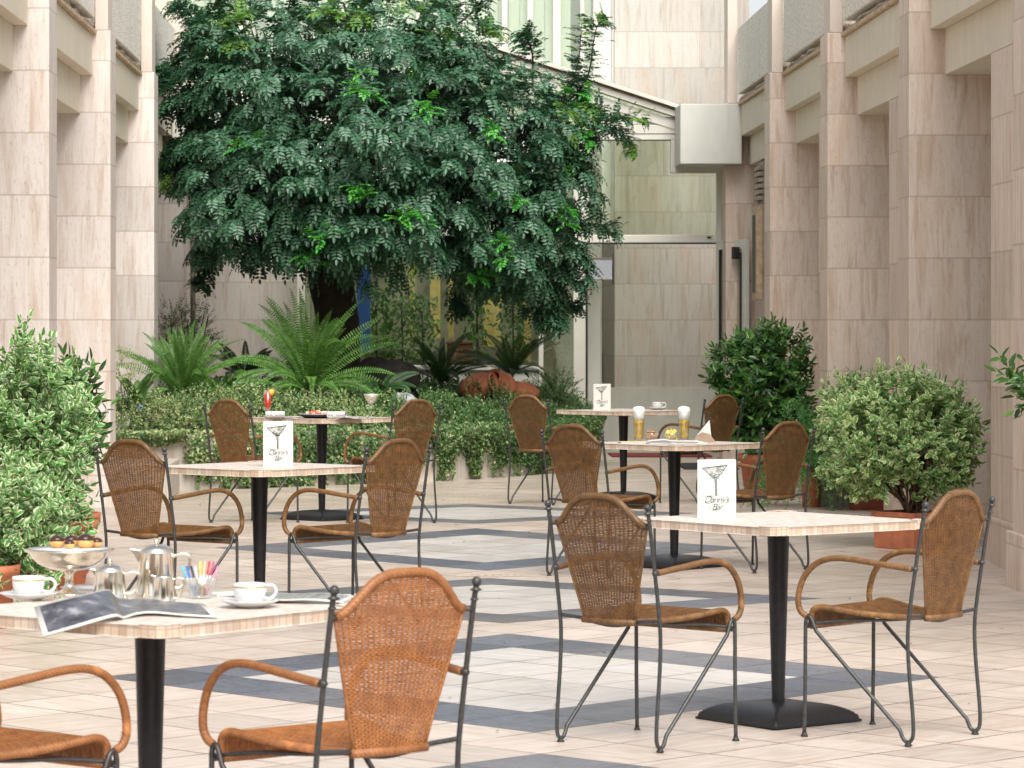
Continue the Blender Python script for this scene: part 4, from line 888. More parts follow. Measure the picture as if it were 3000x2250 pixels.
def rolled(loc, ang, mt, label, L=.14, rr=.027):
    r = empty('rolled_newspaper', loc, ang, label, 'newspaper', 'rolled newspapers on the far left table'); m = MB(); pts = []
    for k in range(46):
        t = k / 45 * 2*PI * 2.4; q = rr * (1 - .12 * k / 45); pts.append((math.cos(t)*q, rr + math.sin(t)*q))
    vs = [(-L/2, a, b) for a, b in pts] + [(L/2, a, b) for a, b in pts]; n = len(pts)
    m.add(vs, [(i, i+1, i+1+n, i+n) for i in range(n-1)], 0, True); m.build('roll', mt, r)
    m = MB(); m.add([(-L/2, -rr*.2, .002), (L/2, -rr*.2, .002), (L/2+.13, .10, .006), (-L/2+.1, .12, .004), (-L/2, -rr*.2, .0005), (L/2, -rr*.2, .0005), (L/2+.13, .10, .003), (-L/2+.1, .12, .001)], [(0, 1, 2, 3), (7, 6, 5, 4), (0, 4, 5, 1), (1, 5, 6, 2), (2, 6, 7, 3), (3, 7, 4, 0)]); m.build('loose_sheet', PG2, r)
    return r
rolled(on(3, -1.01, 25.2), R(8), NEWS, 'rolled newspaper beside the red cocktail')
rolled(on(3, -.555, 25.17), R(-20), NEWS, 'rolled newspaper right of the food plate')
r = empty('food_plate', on(3, -.70, 25.35), 0, 'round plate of red and white appetisers on the far left table', 'plate')
m = MB(); m.lathe([(0, .001), (.09, 0), (.125, .012), (.158, .017), (.158, .020), (.12, .016), (0, .008)], n=36); m.build('plate', M['gasket'], r)
m = MB(); m.lathe([(0, .0165), (.10, .0165), (.143, .030), (.143, .032), (.1, .022), (0, .021)], n=36); m.build('upper_plate', M['china'], r)
m = MB()
for k in range(46):
    a = random.uniform(0, 2*PI); q = math.sqrt(random.random())*.11; m.ball((math.cos(a)*q+.01, math.sin(a)*q, .034+random.uniform(0, .022)*(1-q/.12)), random.uniform(.010, .017), 8, random.choice([0, 0, 1, 2]), (1, 1, .7), .2)
m.build('appetisers', [simple('tomato_red', (.75, .10, .03), .4), M['paper'], simple('salmon', (.8, .35, .2), .4)], r)
sheet('flat_newspaper', [(0, .003), (.08, .012), (.16, .004), (.26, .006)], -.09, .09, [PG2], on(3, -.54, 25.10, .001), R(-15), 'open magazine spread by the coupe glass', 'magazine')
# --- beer table
M['beer'] = simple('golden_beer', (.80, .50, .03), .1, var=.1, sc=14); M['foam'] = simple('beer_foam', (.88, .87, .83), .8, var=.02)
def beer(loc, label):
    r = empty('beer_glass', loc, 0, label, 'beer', 'beers with tall foam heads')
    m = MB(); m.lathe([(0, .002), (.030, 0), (.031, .012), (.0315, .03), (.033, .10), (.0365, .15), (.0385, .182), (.037, .182), (.0315, .10), (.0298, .03), (0, .014)], n=28); m.build('glass', M['clear'], r)
    m = MB(); m.lathe([(0, .015), (.0288, .018), (.0292, .03), (.0312, .10), (.0335, .128), (0, .128)], n=28); m.build('beer', M['beer'], r)
    m = MB(); m.lathe([(0, .1285), (.0338, .1285), (.036, .15), (.0385, .182), (.0395, .190), (.037, .202), (.026, .211), (0, .215)], n=28); m.build('foam', M['foam'], r)
    return r
beer(on(4, 1.402, 21.40), 'left beer glass with foam, beside the bowl of nuts'); beer(on(4, 1.683, 21.42), 'right beer glass with foam, beside the bowl of crisps')
def snack(loc, nm, label, mt, chips):
    r = empty(nm, loc, 0, label, 'bowl', 'glass snack bowls between the beers'); m = MB(); m.lathe([(0, .001), (.024, 0), (.026, .004), (.040, .03), (.046, .048), (.0445, .048), (.036, .028), (0, .008)], n=24); m.build('bowl', M['clear'], r)
    m = MB()
    for k in range(70 if not chips else 34):
        a = random.uniform(0, 2*PI); z = random.uniform(.012, .06 if not chips else .068); q = math.sqrt(random.random()) * min(.036, .02 + z*.5) * (1 if z < .045 else .7)
        p_ = Vector((math.cos(a)*q, math.sin(a)*q, z))
        if chips:
            d = rv(); e = d.orthogonal().normalized(); f = d.cross(e); s = .015; m.add([p_-e*s-f*s*.5, p_+e*s-f*s*.6+d*.004, p_+e*s*.8+f*s+d*.002, p_-e*s*.7+f*s-d*.004, p_-d*.006], [(0, 1, 4), (1, 2, 4), (2, 3, 4), (3, 0, 4)], 0, True)
        else: m.ball(p_, random.uniform(.005, .008), 6, 0, (1.3, .8, .8), .1)
    o = m.build('snacks', mt, r); o['kind'] = 'stuff'
snack(on(4, 1.478, 21.36), 'nut_bowl', 'glass bowl of brown nuts right of the left beer', simple('peanuts', (.55, .26, .10), .5, var=.4, sc=60), False)
snack(on(4, 1.600, 21.36), 'crisp_bowl', 'glass bowl of yellow crisps left of the right beer', simple('crisps', (.85, .66, .15), .5, var=.2, sc=60), True)
r = empty('folded_newspaper', on(4, 1.61, 20.93), R(-4), 'folded newspaper at the front of the beer table', 'newspaper')
for k, (x0, x1, y0, y1, z0) in enumerate(((-.18, .18, -.10, .08, 0), (-.19, .15, -.09, .09, .0065), (-.185, .12, -.10, .07, .013))):
    m = MB(); q = spline([(x0, 0, z0), (x0+.1, 0, z0+.002+.003*k), ((x0+x1)/2, 0, z0+.001), (x1, 0, z0)], 4)
    vs = []
    for p_ in q: vs += [(p_.x, y0, p_.z), (p_.x, y1, p_.z), (p_.x, y0, p_.z+.006), (p_.x, y1, p_.z+.006)]
    fs = []
    for i in range(len(q)-1): a = 4*i; fs += [(a, a+4, a+5, a+1), (a+2, a+3, a+7, a+6), (a, a+2, a+6, a+4), (a+1, a+5, a+7, a+3)]
    m.add(vs, fs, 0, True); n_ = 4*(len(q)-1); m.add(vs[:4], [(0, 1, 3, 2)]); m.add(vs[n_:], [(0, 2, 3, 1)]); m.build('sheets', NEWS, r)
r = empty('notepad', on(4, 1.335, 20.98), R(6), 'small cream notepad left of the newspaper on the beer table', 'notepad')
m = MB(); m.box((-.08, -.06, 0), (.08, .06, .008)); m.build('pages', M['paper'], r); m = MB(); m.box((-.082, -.062, .0085), (.078, .058, .0105)); m.build('cover', simple('cream_cover', (.72, .58, .30), .6), r)
r = empty('napkin_fan', on(4, 1.775, 21.18), R(10), 'white pointed napkin standing right of the beers', 'napkin')
m = MB(); m.add([(-.07, -.02, 0), (.055, -.03, 0), (.06, .04, 0), (-.04, .045, .0), (.048, .0, .135), (-.01, .0, .07)], [(0, 1, 4, 5), (1, 2, 4), (2, 3, 5, 4), (3, 0, 5)]); m.build('napkin', M['paper'], r)
m = MB(); m.add([(-.075, -.045, .001), (.075, -.05, .001), (.04, -.035, .05), (-.01, -.032, .062), (-.05, -.035, .035), (-.07, -.02, .001), (.07, -.025, .001)], [(0, 1, 2, 3, 4), (1, 6, 2), (0, 4, 5), (4, 3, 2, 6, 5)]); m.build('band', simple('kraft_paper', (.34, .25, .17), .7), r)
# ================================================================ PLANTS
def spray(lv, p, d, n, L, W, mats, gap, rnd=.25, curl=.0):
    """a shoot with opposite leaves"""
    d = d.normalized(); s = d.orthogonal().normalized(); q = s.cross(d)
    for k in range(n):
        t = random.uniform(0, PI); a = s*math.cos(t) + q*math.sin(t); pp = p + d*gap*k
        for sg in (1, -1):
            dd = a*sg*.9 + d*.55 + rv()*rnd
            nn = d*.5 + rv()*.55 + Vector((0, -.45, .65))
            sc = random.uniform(.7, 1.15) * (1 - .35*k/n)
            lv.add(pp, dd, nn, L*sc, W*sc, random.choice(mats))
    lv.add(p + d*gap*n, d, a + Vector((0, -.2, .3)), L*.8, W*.7, random.choice(mats))
def bush(root_name, label, cat, base, c, rad, shoots, L, W, mats, matl, seed, stems=26, gap=.025, n=6, fill=.45, pot=None, lumpk=.13, group=None, twig='twig', bot=-.75):
    root = empty(root_name, base, 0, label, cat, group); base = Vector(base); c = Vector(c) - base; lv = Leaves(); m = MB(); b0 = Vector((0, 0, pot or .3)); sp = []
    for k in range(shoots):
        d = rv()
        while d.z < bot: d = rv()
        rr = (1 + lumpk * lump(d, seed)) * (random.uniform(.80, 1.0) if random.random() > fill else random.uniform(.45, .85))
        if random.random() < .03: rr *= 1.12
        p = c + Vector((d.x*rad[0], d.y*rad[1], d.z*rad[2])) * rr
        dd = d*.8 + Vector((0, 0, .45)) + rv()*.5
        spray(lv, p - dd.normalized()*gap*n*.6, dd, random.randint(n-2, n+1), L, W, mats, gap)
        if k % max(1, shoots//(stems*6)) == 0 and len(sp) < stems*6: sp.append(p - dd.normalized()*gap*n*.5)
    for i, p in enumerate(sp):
        mid = b0.lerp(p, .45) + Vector((random.uniform(-.05, .05), random.uniform(-.05, .05), random.uniform(0, .06)))
        if i % 6 == 0: last = mid; m.tube(spline([b0 + Vector((random.uniform(-.06, .06), random.uniform(-.06, .06), -.06)), mid, p], 4), [.007]*5 + [.004]*4, 5)
        else: m.tube(spline([last, (last+p)/2 + rv()*.02, p], 3), .0028, 4)
    m.build('stems', M[twig], root); lv.build('foliage', matl, root)
    return root
def round_pot(root, r0, r1, h, mt):
    m = MB(); m.lathe([(0, .001), (r0, 0), (r1*.97, h*.84), (r1*1.06, h*.85), (r1*1.08, h), (r1*.97, h), (r1*.93, h*.86), (0, h*.85)], n=32); m.build('pot', mt, root)
    m = MB(); m.lathe([(0, h*.88), (r1*.93, h*.87)], n=24); m.build('soil', M['soil'], root)
def box_pot(root, w, d, h, mt, ang=0, tp=.88):
    m = MB(); a, b = w/2, d/2
    def ring(s, z, o=0): return [(x*s + (o if x > 0 else -o), y*s + (o if y > 0 else -o), z) for x, y in ((-a, -b), (a, -b), (a, b), (-a, b))]
    rings = [ring(tp, 0), ring(.985, h*.86), ring(1, h*.86, .008), ring(1, h, .008), ring(.94, h), ring(.92, h*.85)]
    vs = [v for rg in rings for v in rg]; fs = [(3, 2, 1, 0)]
    for i in range(len(rings)-1):
        for j in range(4): fs.append((4*i+j, 4*i+(j+1) % 4, 4*i+4+(j+1) % 4, 4*i+4+j))
    fs.append(tuple(range(20, 24))); m.add(vs, fs, 0); m.xform(Matrix.Rotation(ang, 4, 'Z')); m.build('pot', mt, root, .006)
    m = MB(); m.box((-a*.92, -b*.92, h*.80), (a*.92, b*.92, h*.90)); m.xform(Matrix.Rotation(ang, 4, 'Z')); m.build('soil', M['soil'], root)
# left foreground variegated shrubs
r = bush('variegated_shrub', 'biggest variegated shrub, filling the lower left edge, in a terracotta pot', 'potted shrub', (-2.02, 19.3, FH(19.3)), (-2.26, 19.2, .72), (.49, .60, .66), 1000, .066, .043, [0, 0, 1, 1], [M['varieg2'], M['varieg']], 3, stems=22, gap=.030, n=5, pot=.4, bot=-.97)
round_pot(r, .18, .24, .38, M['terra'])
r = bush('variegated_shrub', 'low variegated plant in front of the big shrub at the left edge', 'potted shrub', (-2.05, 16.4, FH(16.4)), (-2.06, 16.5, .50), (.40, .35, .36), 300, .060, .038, [0, 1, 1], [M['varieg2'], M['varieg']], 5, stems=10, gap=.030, n=5, pot=.35)
round_pot(r, .13, .17, .30, M['terra'])
r = bush('laurel_shrub', 'glossy dark shrub peeking out right of the big variegated shrub', 'potted shrub', (-2.08, 20.6, FH(20.6)), (-2.06, 20.6, .95), (.28, .28, .38), 120, .115, .038, [0, 0, 1], [M['laurel'], M['laurel2']], 8, stems=8, gap=.035, n=4, pot=.4, twig='twigd')
round_pot(r, .14, .2, .36, M['terra'])
# right group
r = bush('laurel_shrub', 'round dark laurel in a terracotta pot left of the variegated shrubs', 'potted shrub', (3.02, 29.5, 0), (3.0, 29.5, .93), (.43, .42, .56), 620, .098, .040, [0, 0, 0, 1], [M['laurel'], M['laurel2']], 2, stems=12, gap=.026, n=4, pot=.4, twig='twigd', bot=-.95)
round_pot(r, .18, .225, .37, M['terra'])
r = bush('variegated_shrub', 'left one of the two variegated shrubs on the right, in a red brown square pot', 'potted shrub', (3.60-.0, 27.35, FH(27.35)), (3.53, 27.1, .62), (.42, .40, .50), 600, .058, .038, [0, 0, 1], [M['varieg3'], M['varieg2']], 9, stems=16, gap=.024, n=5, pot=.25, bot=-.9)
box_pot(r, .33, .33, .20, M['terrad']); r.location.x = 3.62 - .0
r.location = (3.615-.0, 27.3, FH(27.3))
r = bush('variegated_shrub', 'widest variegated shrub on the right with bare stems showing, before the travertine pier', 'potted shrub', (3.27, 22.5, FH(22.5)), (3.20, 22.55, .72), (.50, .42, .44), 760, .062, .042, [0, 0, 1], [M['varieg3'], M['varieg2']], 12, stems=30, gap=.026, n=5, pot=.25, fill=.22, bot=-.85)
box_pot(r, .38, .38, .24, M['terra'], R(36), .96)
r = bush('laurel_shrub', 'laurel shrub cut off by the right edge of the view', 'potted shrub', (3.32, 17.2, 0), (3.36, 17.2, 1.19), (.40, .3, .26), 150, .095, .032, [0, 1], [M['laurel'], M['laurel2']], 4, stems=8, gap=.03, n=4, pot=.4, twig='twigd')
round_pot(r, .13, .17, .34, M['terra'])
# asparagus fern between laurel and variegated shrub
r = empty('asparagus_fern', (3.20, 27.7, 0), 0, 'feathery bright green fern between the laurel and the variegated shrubs', 'fern'); lv = Leaves(); m = MB()
for k in range(230):
    a = random.uniform(0, 2*PI); e = random.uniform(.1, 1.4); ln = random.uniform(.45, .85); d = Vector((math.cos(a)*math.cos(e)*.8, math.sin(a)*math.cos(e), math.sin(e))); p0 = Vector((0, 0, .36)); pts = []
    for t in range(9): q = t/8; pts.append(p0 + d*ln*q - Vector((0, 0, .62*q*q*ln*math.cos(e)+.1*q*q)))
    m.tube(pts, .0015, 3)
    for t in range(1, 9):
        for j in range(16): lv.add(pts[t].lerp(pts[t-1], random.random()), rv()+d*.3, rv(), random.uniform(.018, .042), .006, 0)
lv.build('foliage', M['aspar'], r); m.build('stems', M['aspar'], r)
m = MB(); m.lathe([(0, 0), (.07, 0), (.09, .35), (.08, .35), (.07, .3), (0, .3)], n=20); m.build('pot', M['terra'], r)

# ---- planter
front = [(-2.62, 30.3), (-2.25, 30.45), (-1.80, 30.75), (-.97, 31.45), (.22, 32.4), (.62, 32.95), (1.24, 33.9), (1.62, 34.9), (1.80, 36.0), (1.86, 37.2)]
fr = [Vector((x, y, 0)) for x, y in front]; fs_ = spline([tuple(v) for v in fr], 5)
def off(pts, d):
    o = []
    for i, p in enumerate(pts):
        t = (pts[min(i+1, len(pts)-1)] - pts[max(i-1, 0)]).normalized(); o.append(p + Vector((-t.y, t.x, 0))*d)
    return o
r = empty('stone_planter', (-.4, 33, 0), 0, 'curved travertine planter wall below the tree, overhung with ground cover', 'planter')
inn = off(fs_, .14); m = MB(); n = len(fs_); H = .50
vs = [tuple(p) for p in fs_] + [(p.x, p.y, H) for p in fs_] + [(p.x, p.y, H) for p in inn] + [tuple(p) for p in inn]
fcs = []
for i in range(n-1): fcs += [(i, i+1, n+i+1, n+i), (n+i, n+i+1, 2*n+i+1, 2*n+i), (2*n+i, 2*n+i+1, 3*n+i+1, 3*n+i)]
m.add(vs, fcs, 0, False); m.add([vs[0], vs[n], vs[2*n], vs[3*n]], [(0, 1, 2, 3)]); part(m, 'wall', M['trav_b'], r)
# soil mound inside
def mound(x, y):
    d = min((Vector((x, y, 0)) - p).length for p in fs_[::2]); return .42 + .26 * min(1, d/1.1) + .05*math.sin(x*3)*math.cos(y*2.3)
def inside(x, y):
    for a, b in zip(fs_, fs_[1:]):
        if a.x <= x <= b.x: return y > a.y + (b.y-a.y)*(x-a.x)/(b.x-a.x+1e-9) + .14
    return x < fs_[0].x
m = MB(); gx = 26; gy = 22; idx = {}
for i in range(gx):
    x = -2.55 + 4.42*i/(gx-1); y0 = None
    for a, b in zip(fs_, fs_[1:]):
        if a.x <= x <= b.x: y0 = a.y + (b.y-a.y)*(x-a.x)/(b.x-a.x+1e-9); break
    y0 = (y0 if y0 else (30.4 if x < 0 else 36.9)) + .10
    for j in range(gy):
        y = y0 + (37.62 - y0)*j/(gy-1); m.v.append((x, y, mound(x, y) if j else .42))
for i in range(gx-1):
    for j in range(gy-1): k = i*gy+j; m.f.append((k, k+gy, k+gy+1, k+1)); m.m.append(0); m.s.append(True)
part(m, 'soil', M['soil'], r)
r = empty('stone_plinth', (-2.3, 29.3, 0), 0, 'low pale stone block left of the planter behind the wicker chair', 'block')
m = MB(); m.box((-2.55, 28.9, 0), (-2.05, 30.25, .30)); part(m, 'block', M['trav_b'], r, .01)
r = empty('stone_plinth', (3.35, 27.6, 0), 0, 'low pale stone block below the feathery fern on the right', 'block')
m = MB(); m.box((3.28, 27.86, 0), (3.7, 28.02, .18)); part(m, 'block', M['trav_b'], r, .01)
# ---- ground cover, draping over the wall
lv = Leaves(); cum = [0]
for a, b in zip(fs_, fs_[1:]): cum.append(cum[-1] + (b-a).length)
def at_front(s):
    for i in range(len(cum)-1):
        if cum[i+1] >= s: t = (s-cum[i])/(cum[i+1]-cum[i]+1e-9); a, b = fs_[i], fs_[i+1]; tt = (b-a).normalized(); return a.lerp(b, t), Vector((tt.y, -tt.x, 0))
    return fs_[-1], Vector((1, 0, 0))
TOT = cum[-1]
def drop(s):
    x = at_front(s)[0].x; q = .5 + .5*math.sin(s*5.1 + 1.0*math.sin(s*2.3)); q2 = .5 + .5*math.sin(s*13.7+2)
    base = .38 + .14*q + .08*q2
    if -.1 < x <= .75: base = .20 + .24*q*q2 + .10*q2
    if x < -2.05: base *= .25
    elif x > .75: base = .42 + .10*q
    return min(.52, base)
for k in range(23000):
    s = random.uniform(0, TOT); p, nv_ = at_front(s); dr = drop(s); t = random.random()**.85 * dr
    th = .07 + .14 * (1 - t/dr) + .02*math.sin(s*7+t*9); pos = Vector((p.x, p.y, H + .05 - t)) + nv_*random.uniform(.0, th)
    pale = .55 + .35*math.sin(s*1.9+.6) - (.5 if p.x > .0 else 0)
    lv.add(pos, nv_*.5 + rv()*.7 + Vector((0, 0, -.5)), nv_ + rv()*.6 + Vector((0, 0, .7)), random.uniform(.022, .04), random.uniform(.015, .025), 1 if random.random() < pale*.6 else 0)
for s0 in [random.uniform(.3, TOT-1) for _ in range(95)]:   # longer hanging strands
    p, nv_ = at_front(s0); L_ = min(.50, drop(s0) + random.uniform(.02, .2)); z = H
    if p.x < -2.0: continue
    q = p + nv_*.04; ph = random.uniform(0, 6)
    while z > H - L_:
        z -= .012; q = q + Vector((math.sin(z*20+ph)*.004, 0, 0))
        for _ in range(2): lv.add((q.x+random.uniform(-.015, .015), q.y, z), nv_*.6 + rv()*.7 + Vector((0, 0, -.6)), nv_ + rv()*.5, .032, .020, random.choice([0, 0, 1]))
for k in range(4800):                               # upright shoots on the bed
    s = random.uniform(0, TOT-.3); p, nv_ = at_front(s); d = random.uniform(-.05, 1.0)**1.0; q = p - nv_*d
    hh = .09 + .09*math.sin(s*2.7)*math.sin(d*4+s) + (.06 if .2 < d < .6 else 0); z = H - .04 + .24*min(1, max(0, d)/.75) + hh*random.uniform(-.4, 1)
    if .30 < p.x < 1.25 and d > .45: continue
    pale = (.95 if p.x < -.1 else .2) * (1.15 if d > .1 else .9)
    dd = Vector((0, 0, 1)) + rv()*.6; mt = 1 if random.random() < pale*.75 else 0
    spray(lv, Vector((q.x, q.y, z)), dd, 6, .030, .019, [mt, mt, 0], .017, .3)
tag(lv.build('ground_cover', [M['ivy'], M['ivy2']]), kind='stuff')
lv = Leaves()
for k in range(3800):
    x = random.uniform(-2.4, 1.75); y = random.uniform(31.8, 37.2)
    if not inside(x, y): continue
    q = Vector((x, y, mound(x, y) + random.uniform(0, .16))); spray(lv, q, Vector((0, 0, 1)) + rv()*.8, 3, .05, .028, [0, 0, 1], .03, .4)
tag(lv.build('underplanting', [M['ivy'], M['fernd']]), kind='stuff')
# ---- ferns
def fern(loc, n, ln, label, mt, up=(.5, 1.4), seed=0, az=(0, 2*PI), w=.055):
    random.seed(seed); r = empty('sword_fern', loc, 0, label, 'fern', 'ferns in the planter'); lv = Leaves(); m = MB()
    for k in range(n):
        a = az[0] + (az[1]-az[0])*(k + random.random()*.8)/n; e = random.uniform(*up); L_ = ln*random.uniform(.75, 1.08)
        h = Vector((math.cos(a), math.sin(a), 0)); side = Vector((-h.y, h.x, 0)); p = Vector((0, 0, 0)); ang = e; pts = [p.copy()]; N = 40
        bend = random.uniform(.7, 1.35) * (1.3 - e*.62)
        for i in range(N): ang -= bend/N * (1 + 1.0*i/N); p = p + (h*math.cos(ang) + Vector((0, 0, 1))*math.sin(ang))*L_/N; pts.append(p.copy())
        m.tube(pts[::4], .0028, 4)
        tw = random.uniform(-.35, .35)
        for i in range(4, N):
            d = (pts[i+1 if i < N else i]-pts[i-1]).normalized(); sd = d.cross(Vector((0, -1, .35))); sd = (sd.normalized() if sd.length > .15 else side) * (1 if sd.dot(side) >= 0 else -1) * .8 + side*.45; sd = (sd - d*sd.dot(d)).normalized(); nn = sd.cross(d); sd = sd*math.cos(tw) + nn*math.sin(tw)
            q = i/N; wl = w * (math.sin(PI*min(1, q*1.02))**.55) * (1.15 - .45*q)
            for hlf in (0,):
                pp = pts[i].lerp(pts[min(i+1, N)], hlf)
                for sg in (1, -1): lv.add(pp, sd*sg + d*.25 + Vector((0, 0, -.06)), nn + sd*.2, wl, .0145 if L_ < .9 else .018, 0)
    lv.build('fronds', mt, r); m.build('midribs', mt, r); return r
fern(P(905, 1150, 33.0), 58, 1.06, 'big bright fern in front of the tree trunk', M['fern'], (.35, 1.5), 1, w=.068)
fern(P(535, 1175, 32.0), 34, .86, 'upright light green fern at the left end of the planter', M['fern'], (.9, 1.5), 2, w=.055)
fern(P(640, 1165, 32.6), 14, .62, 'arching fern between the upright fern and the big bright fern', M['fern'], (.4, 1.1), 12, w=.06)
fern(P(400, 1190, 31.3), 12, .40, 'small yellow green fern at the far left of the planter', M['fern'], (.5, 1.4), 3, w=.045)
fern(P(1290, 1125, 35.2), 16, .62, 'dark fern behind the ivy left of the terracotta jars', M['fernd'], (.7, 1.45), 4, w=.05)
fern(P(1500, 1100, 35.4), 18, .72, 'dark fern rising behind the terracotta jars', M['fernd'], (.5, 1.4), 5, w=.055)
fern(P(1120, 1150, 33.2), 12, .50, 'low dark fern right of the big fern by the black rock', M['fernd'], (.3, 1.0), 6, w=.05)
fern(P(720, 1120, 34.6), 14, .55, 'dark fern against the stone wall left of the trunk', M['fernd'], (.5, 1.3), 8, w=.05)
random.seed(21)
def shrublet(px, py, Z, rad, label, mt, n=170):
    c = P(px, py, Z); r = empty('small_shrub', (c.x, c.y, mound(c.x, c.y)), 0, label, 'shrub'); lv = Leaves(); o = Vector((0, 0, c.z - mound(c.x, c.y))); m = MB()
    for k in range(n):
        d = rv(); p = o + Vector((d.x*rad[0], d.y*rad[1], d.z*rad[2]))*random.uniform(.3, 1.05); spray(lv, p, d + Vector((0, 0, .4)), 4, .03, .014, [0], .02)
        if k % 8 == 0: m.tube([(0, 0, 0), tuple(p*.5 + rv()*.02), tuple(p)], .003, 4)
    lv.build('foliage', mt, r); m.build('stems', M['twigd'], r)
shrublet(560, 975, 34.5, (.26, .2, .30), 'small dark brownish shrub against the wall behind the upright fern', M['ivy'])
shrublet(505, 960, 35.2, (.2, .2, .32), 'thin reddish shrub below the rain pipe', leafm('reddish_leaf', (.10, .07, .035), (.19, .14, .06)), 90)
shrublet(365, 1080, 31.0, (.10, .1, .24), 'narrow upright sprig in front of the last left pier', M['ivy2'], 40)
shrublet(1620, 1140, 35.4, (.26, .2, .2), 'dense dark shrub at the right end of the planter', M['ivy'])
# ---- rocks, jars, flower
r = empty('lava_rock', (0, 34.2, .7), 0, 'black rock between the big fern and the terracotta jars', 'rock'); m = MB(); m.ball(P(1150, 1105, 33.9), .24, 20, 0, (1.1, .8, .72), .13); m.ball(P(1100, 1080, 34.0), .16, 16, 0, (1, .8, .7), .14); m.ball(P(1200, 1150, 34.1), .15, 16, 0, (1, .8, .6), .14); part(m, 'rock', M['rock'], r)
r = empty('pale_rock', P(1180, 1185, 33.0), 0, 'pale grey crumpled stone behind the chair right of the far left table', 'rock'); m = MB(); m.ball((0, 0, .03), .13, 18, 0, (1.1, .8, .62), .16); m.ball((-.09, .03, 0), .08, 12, 0, (1, .8, .7), .16); m.build('rock', simple('pale_stone', (.42, .44, .45), .5, var=.45, sc=16, bump=.8), r)
def jar(px, py, Z, rr, L_, ang, tilt, label):
    r = empty('clay_jar', P(px, py, Z), 0, label, 'jar', 'old terracotta jars lying in the planter'); m = MB()
    m.lathe([(.0, -L_*.5), (rr*.55, -L_*.48), (rr*.95, -L_*.2), (rr, .0), (rr*.9, L_*.28), (rr*.62, L_*.42), (rr*.68, L_*.5), (rr*.58, L_*.5), (rr*.5, L_*.4), (rr*.8, L_*.2), (0, 0)], n=28)
    m.build('body', M['terra'], r); 
    m = MB(); m.lathe([(rr*.60, L_*.455), (rr*.74, L_*.46), (rr*.74, L_*.505), (rr*.60, L_*.507)], n=28); m.build('rim', M['terra'], r)
    r.rotation_euler = (R(tilt), 0, R(ang)); return r
jar(1400, 1133, 34.4, .135, .38, 60, 75, 'leftmost terracotta jar in the planter, opening to the left')
jar(1468, 1136, 34.6, .16, .36, -40, 60, 'largest rounded terracotta jar, in the middle of the three')
jar(1532, 1150, 34.7, .11, .32, -70, 80, 'rightmost terracotta jar, half sunk in the ivy')
r = empty('clay_pot', P(470, 1208, 31.2), 0, 'small overturned dark pot in the ground cover at the left', 'pot'); m = MB(); m.lathe([(.0, -.1), (.05, -.1), (.062, .04), (.068, .05), (.055, .05), (.045, -.05), (0, -.06)], n=20); m.build('pot', M['terra'], r); r.rotation_euler = (R(80), 0, R(-20))
r = empty('blue_flower', P(412, 1222, 30.9), 0, 'single blue flower in the ground cover at the left', 'flower'); m = MB()
for k in range(16): a = rv(); m.ball((a.x*.02, a.y*.015, .085+a.z*.015), .008, 6)
m.build('petals', simple('blue_petals', (.30, .40, .8), .5), r); m = MB(); m.tube([(0, 0, -.05), (0, 0, .08)], .003, 5); m.build('stem', M['ivy'], r)

# ================================================================ THE TREE
random.seed(5)
TZ = 34.2; tb = P(975, 1130, TZ); tr = empty('carob_tree', (tb.x, TZ, .70), 0, 'big dark green tree with drooping feathered leaves and bright young tips', 'tree')
def tp(px, py, dz=0): return P(px, py, TZ + dz)
m = MB()
tk = spline([tuple(tp(985, 1190)), tuple(tp(985, 1120)), tuple(tp(990, 1010)), tuple(tp(982, 900)), tuple(tp(965, 800)), tuple(tp(960, 700))], 5); nk = len(tk)
m.tube(tk, [.42 - .20*min(1, (i/(nk-1))*2.6)**.6 for i in range(nk)], 16)
for i, v in enumerate(m.v):
    v = Vector(v); a = math.sin(v.x*40)*math.cos(v.z*6)*.012; m.v[i] = (v.x + a, v.y + a, v.z)
part(m, 'trunk', M['bark'], tr)
m = MB()
lobes = [(700, 330, 215, 235, .3, 1.1), (800, 200, 250, 200, .5, 1.2), (1100, 190, 260, 205, .2, 1.3), (1290, 230, 175, 185, .3, 1.1), (1120, 420, 330, 260, -.6, 1.3), (1440, 430, 230, 230, 0, 1.1), (830, 560, 230, 190, -.7, 1.0),
         (640, 520, 110, 150, .0, .6), (1170, 625, 250, 165, -.9, .9), (1450, 650, 190, 190, -.4, .9), (990, 650, 160, 120, -.9, .8), (690, 670, 120, 100, -.3, .6), (1600, 560, 140, 180, .2, .7), (1570, 740, 100, 100, .1, .5), (1650, 370, 90, 110, .3, .5), (600, 250, 80, 140, .4, .6), (620, 120, 80, 70, .6, .4), (1040, 30, 110, 70, .3, .7), (1450, 790, 90, 60, -.3, .4)]
ends = []
for (cx, cy, rx, ry, dz, rd) in lobes:
    c = tp(cx, cy, dz); st_ = tk[-1 if cy < 600 else -5]
    mid = st_.lerp(c, .5) + Vector((0, 0, .18)); q = spline([tuple(st_), tuple(mid), tuple(c)], 5); k = len(q); m.tube(q, [.09 - .065*i/(k-1) for i in range(k)], 8)
    for _ in range(7):
        d = rv(); e = c + Vector((d.x*rx*TZ/F*.8, d.y*rd*.7, d.z*ry*TZ/F*.8)); m.tube(spline([tuple(c.lerp(st_, .15)), tuple((c+e)/2 + rv()*.05), tuple(e)], 3), [.022, .018, .015, .012, .009, .007, .005], 5)
part(m, 'limbs', M['bark'], tr)
def OUTW(p): q = Vector((p.x - tb.x, (p.y - TZ)*1.2, 0)); return q.normalized() if q.length > .2 else Vector((0, -1, 0))
lv = Leaves(); tw = MB()
def py_(p): return VY - (p.z-EYE)*F/p.y
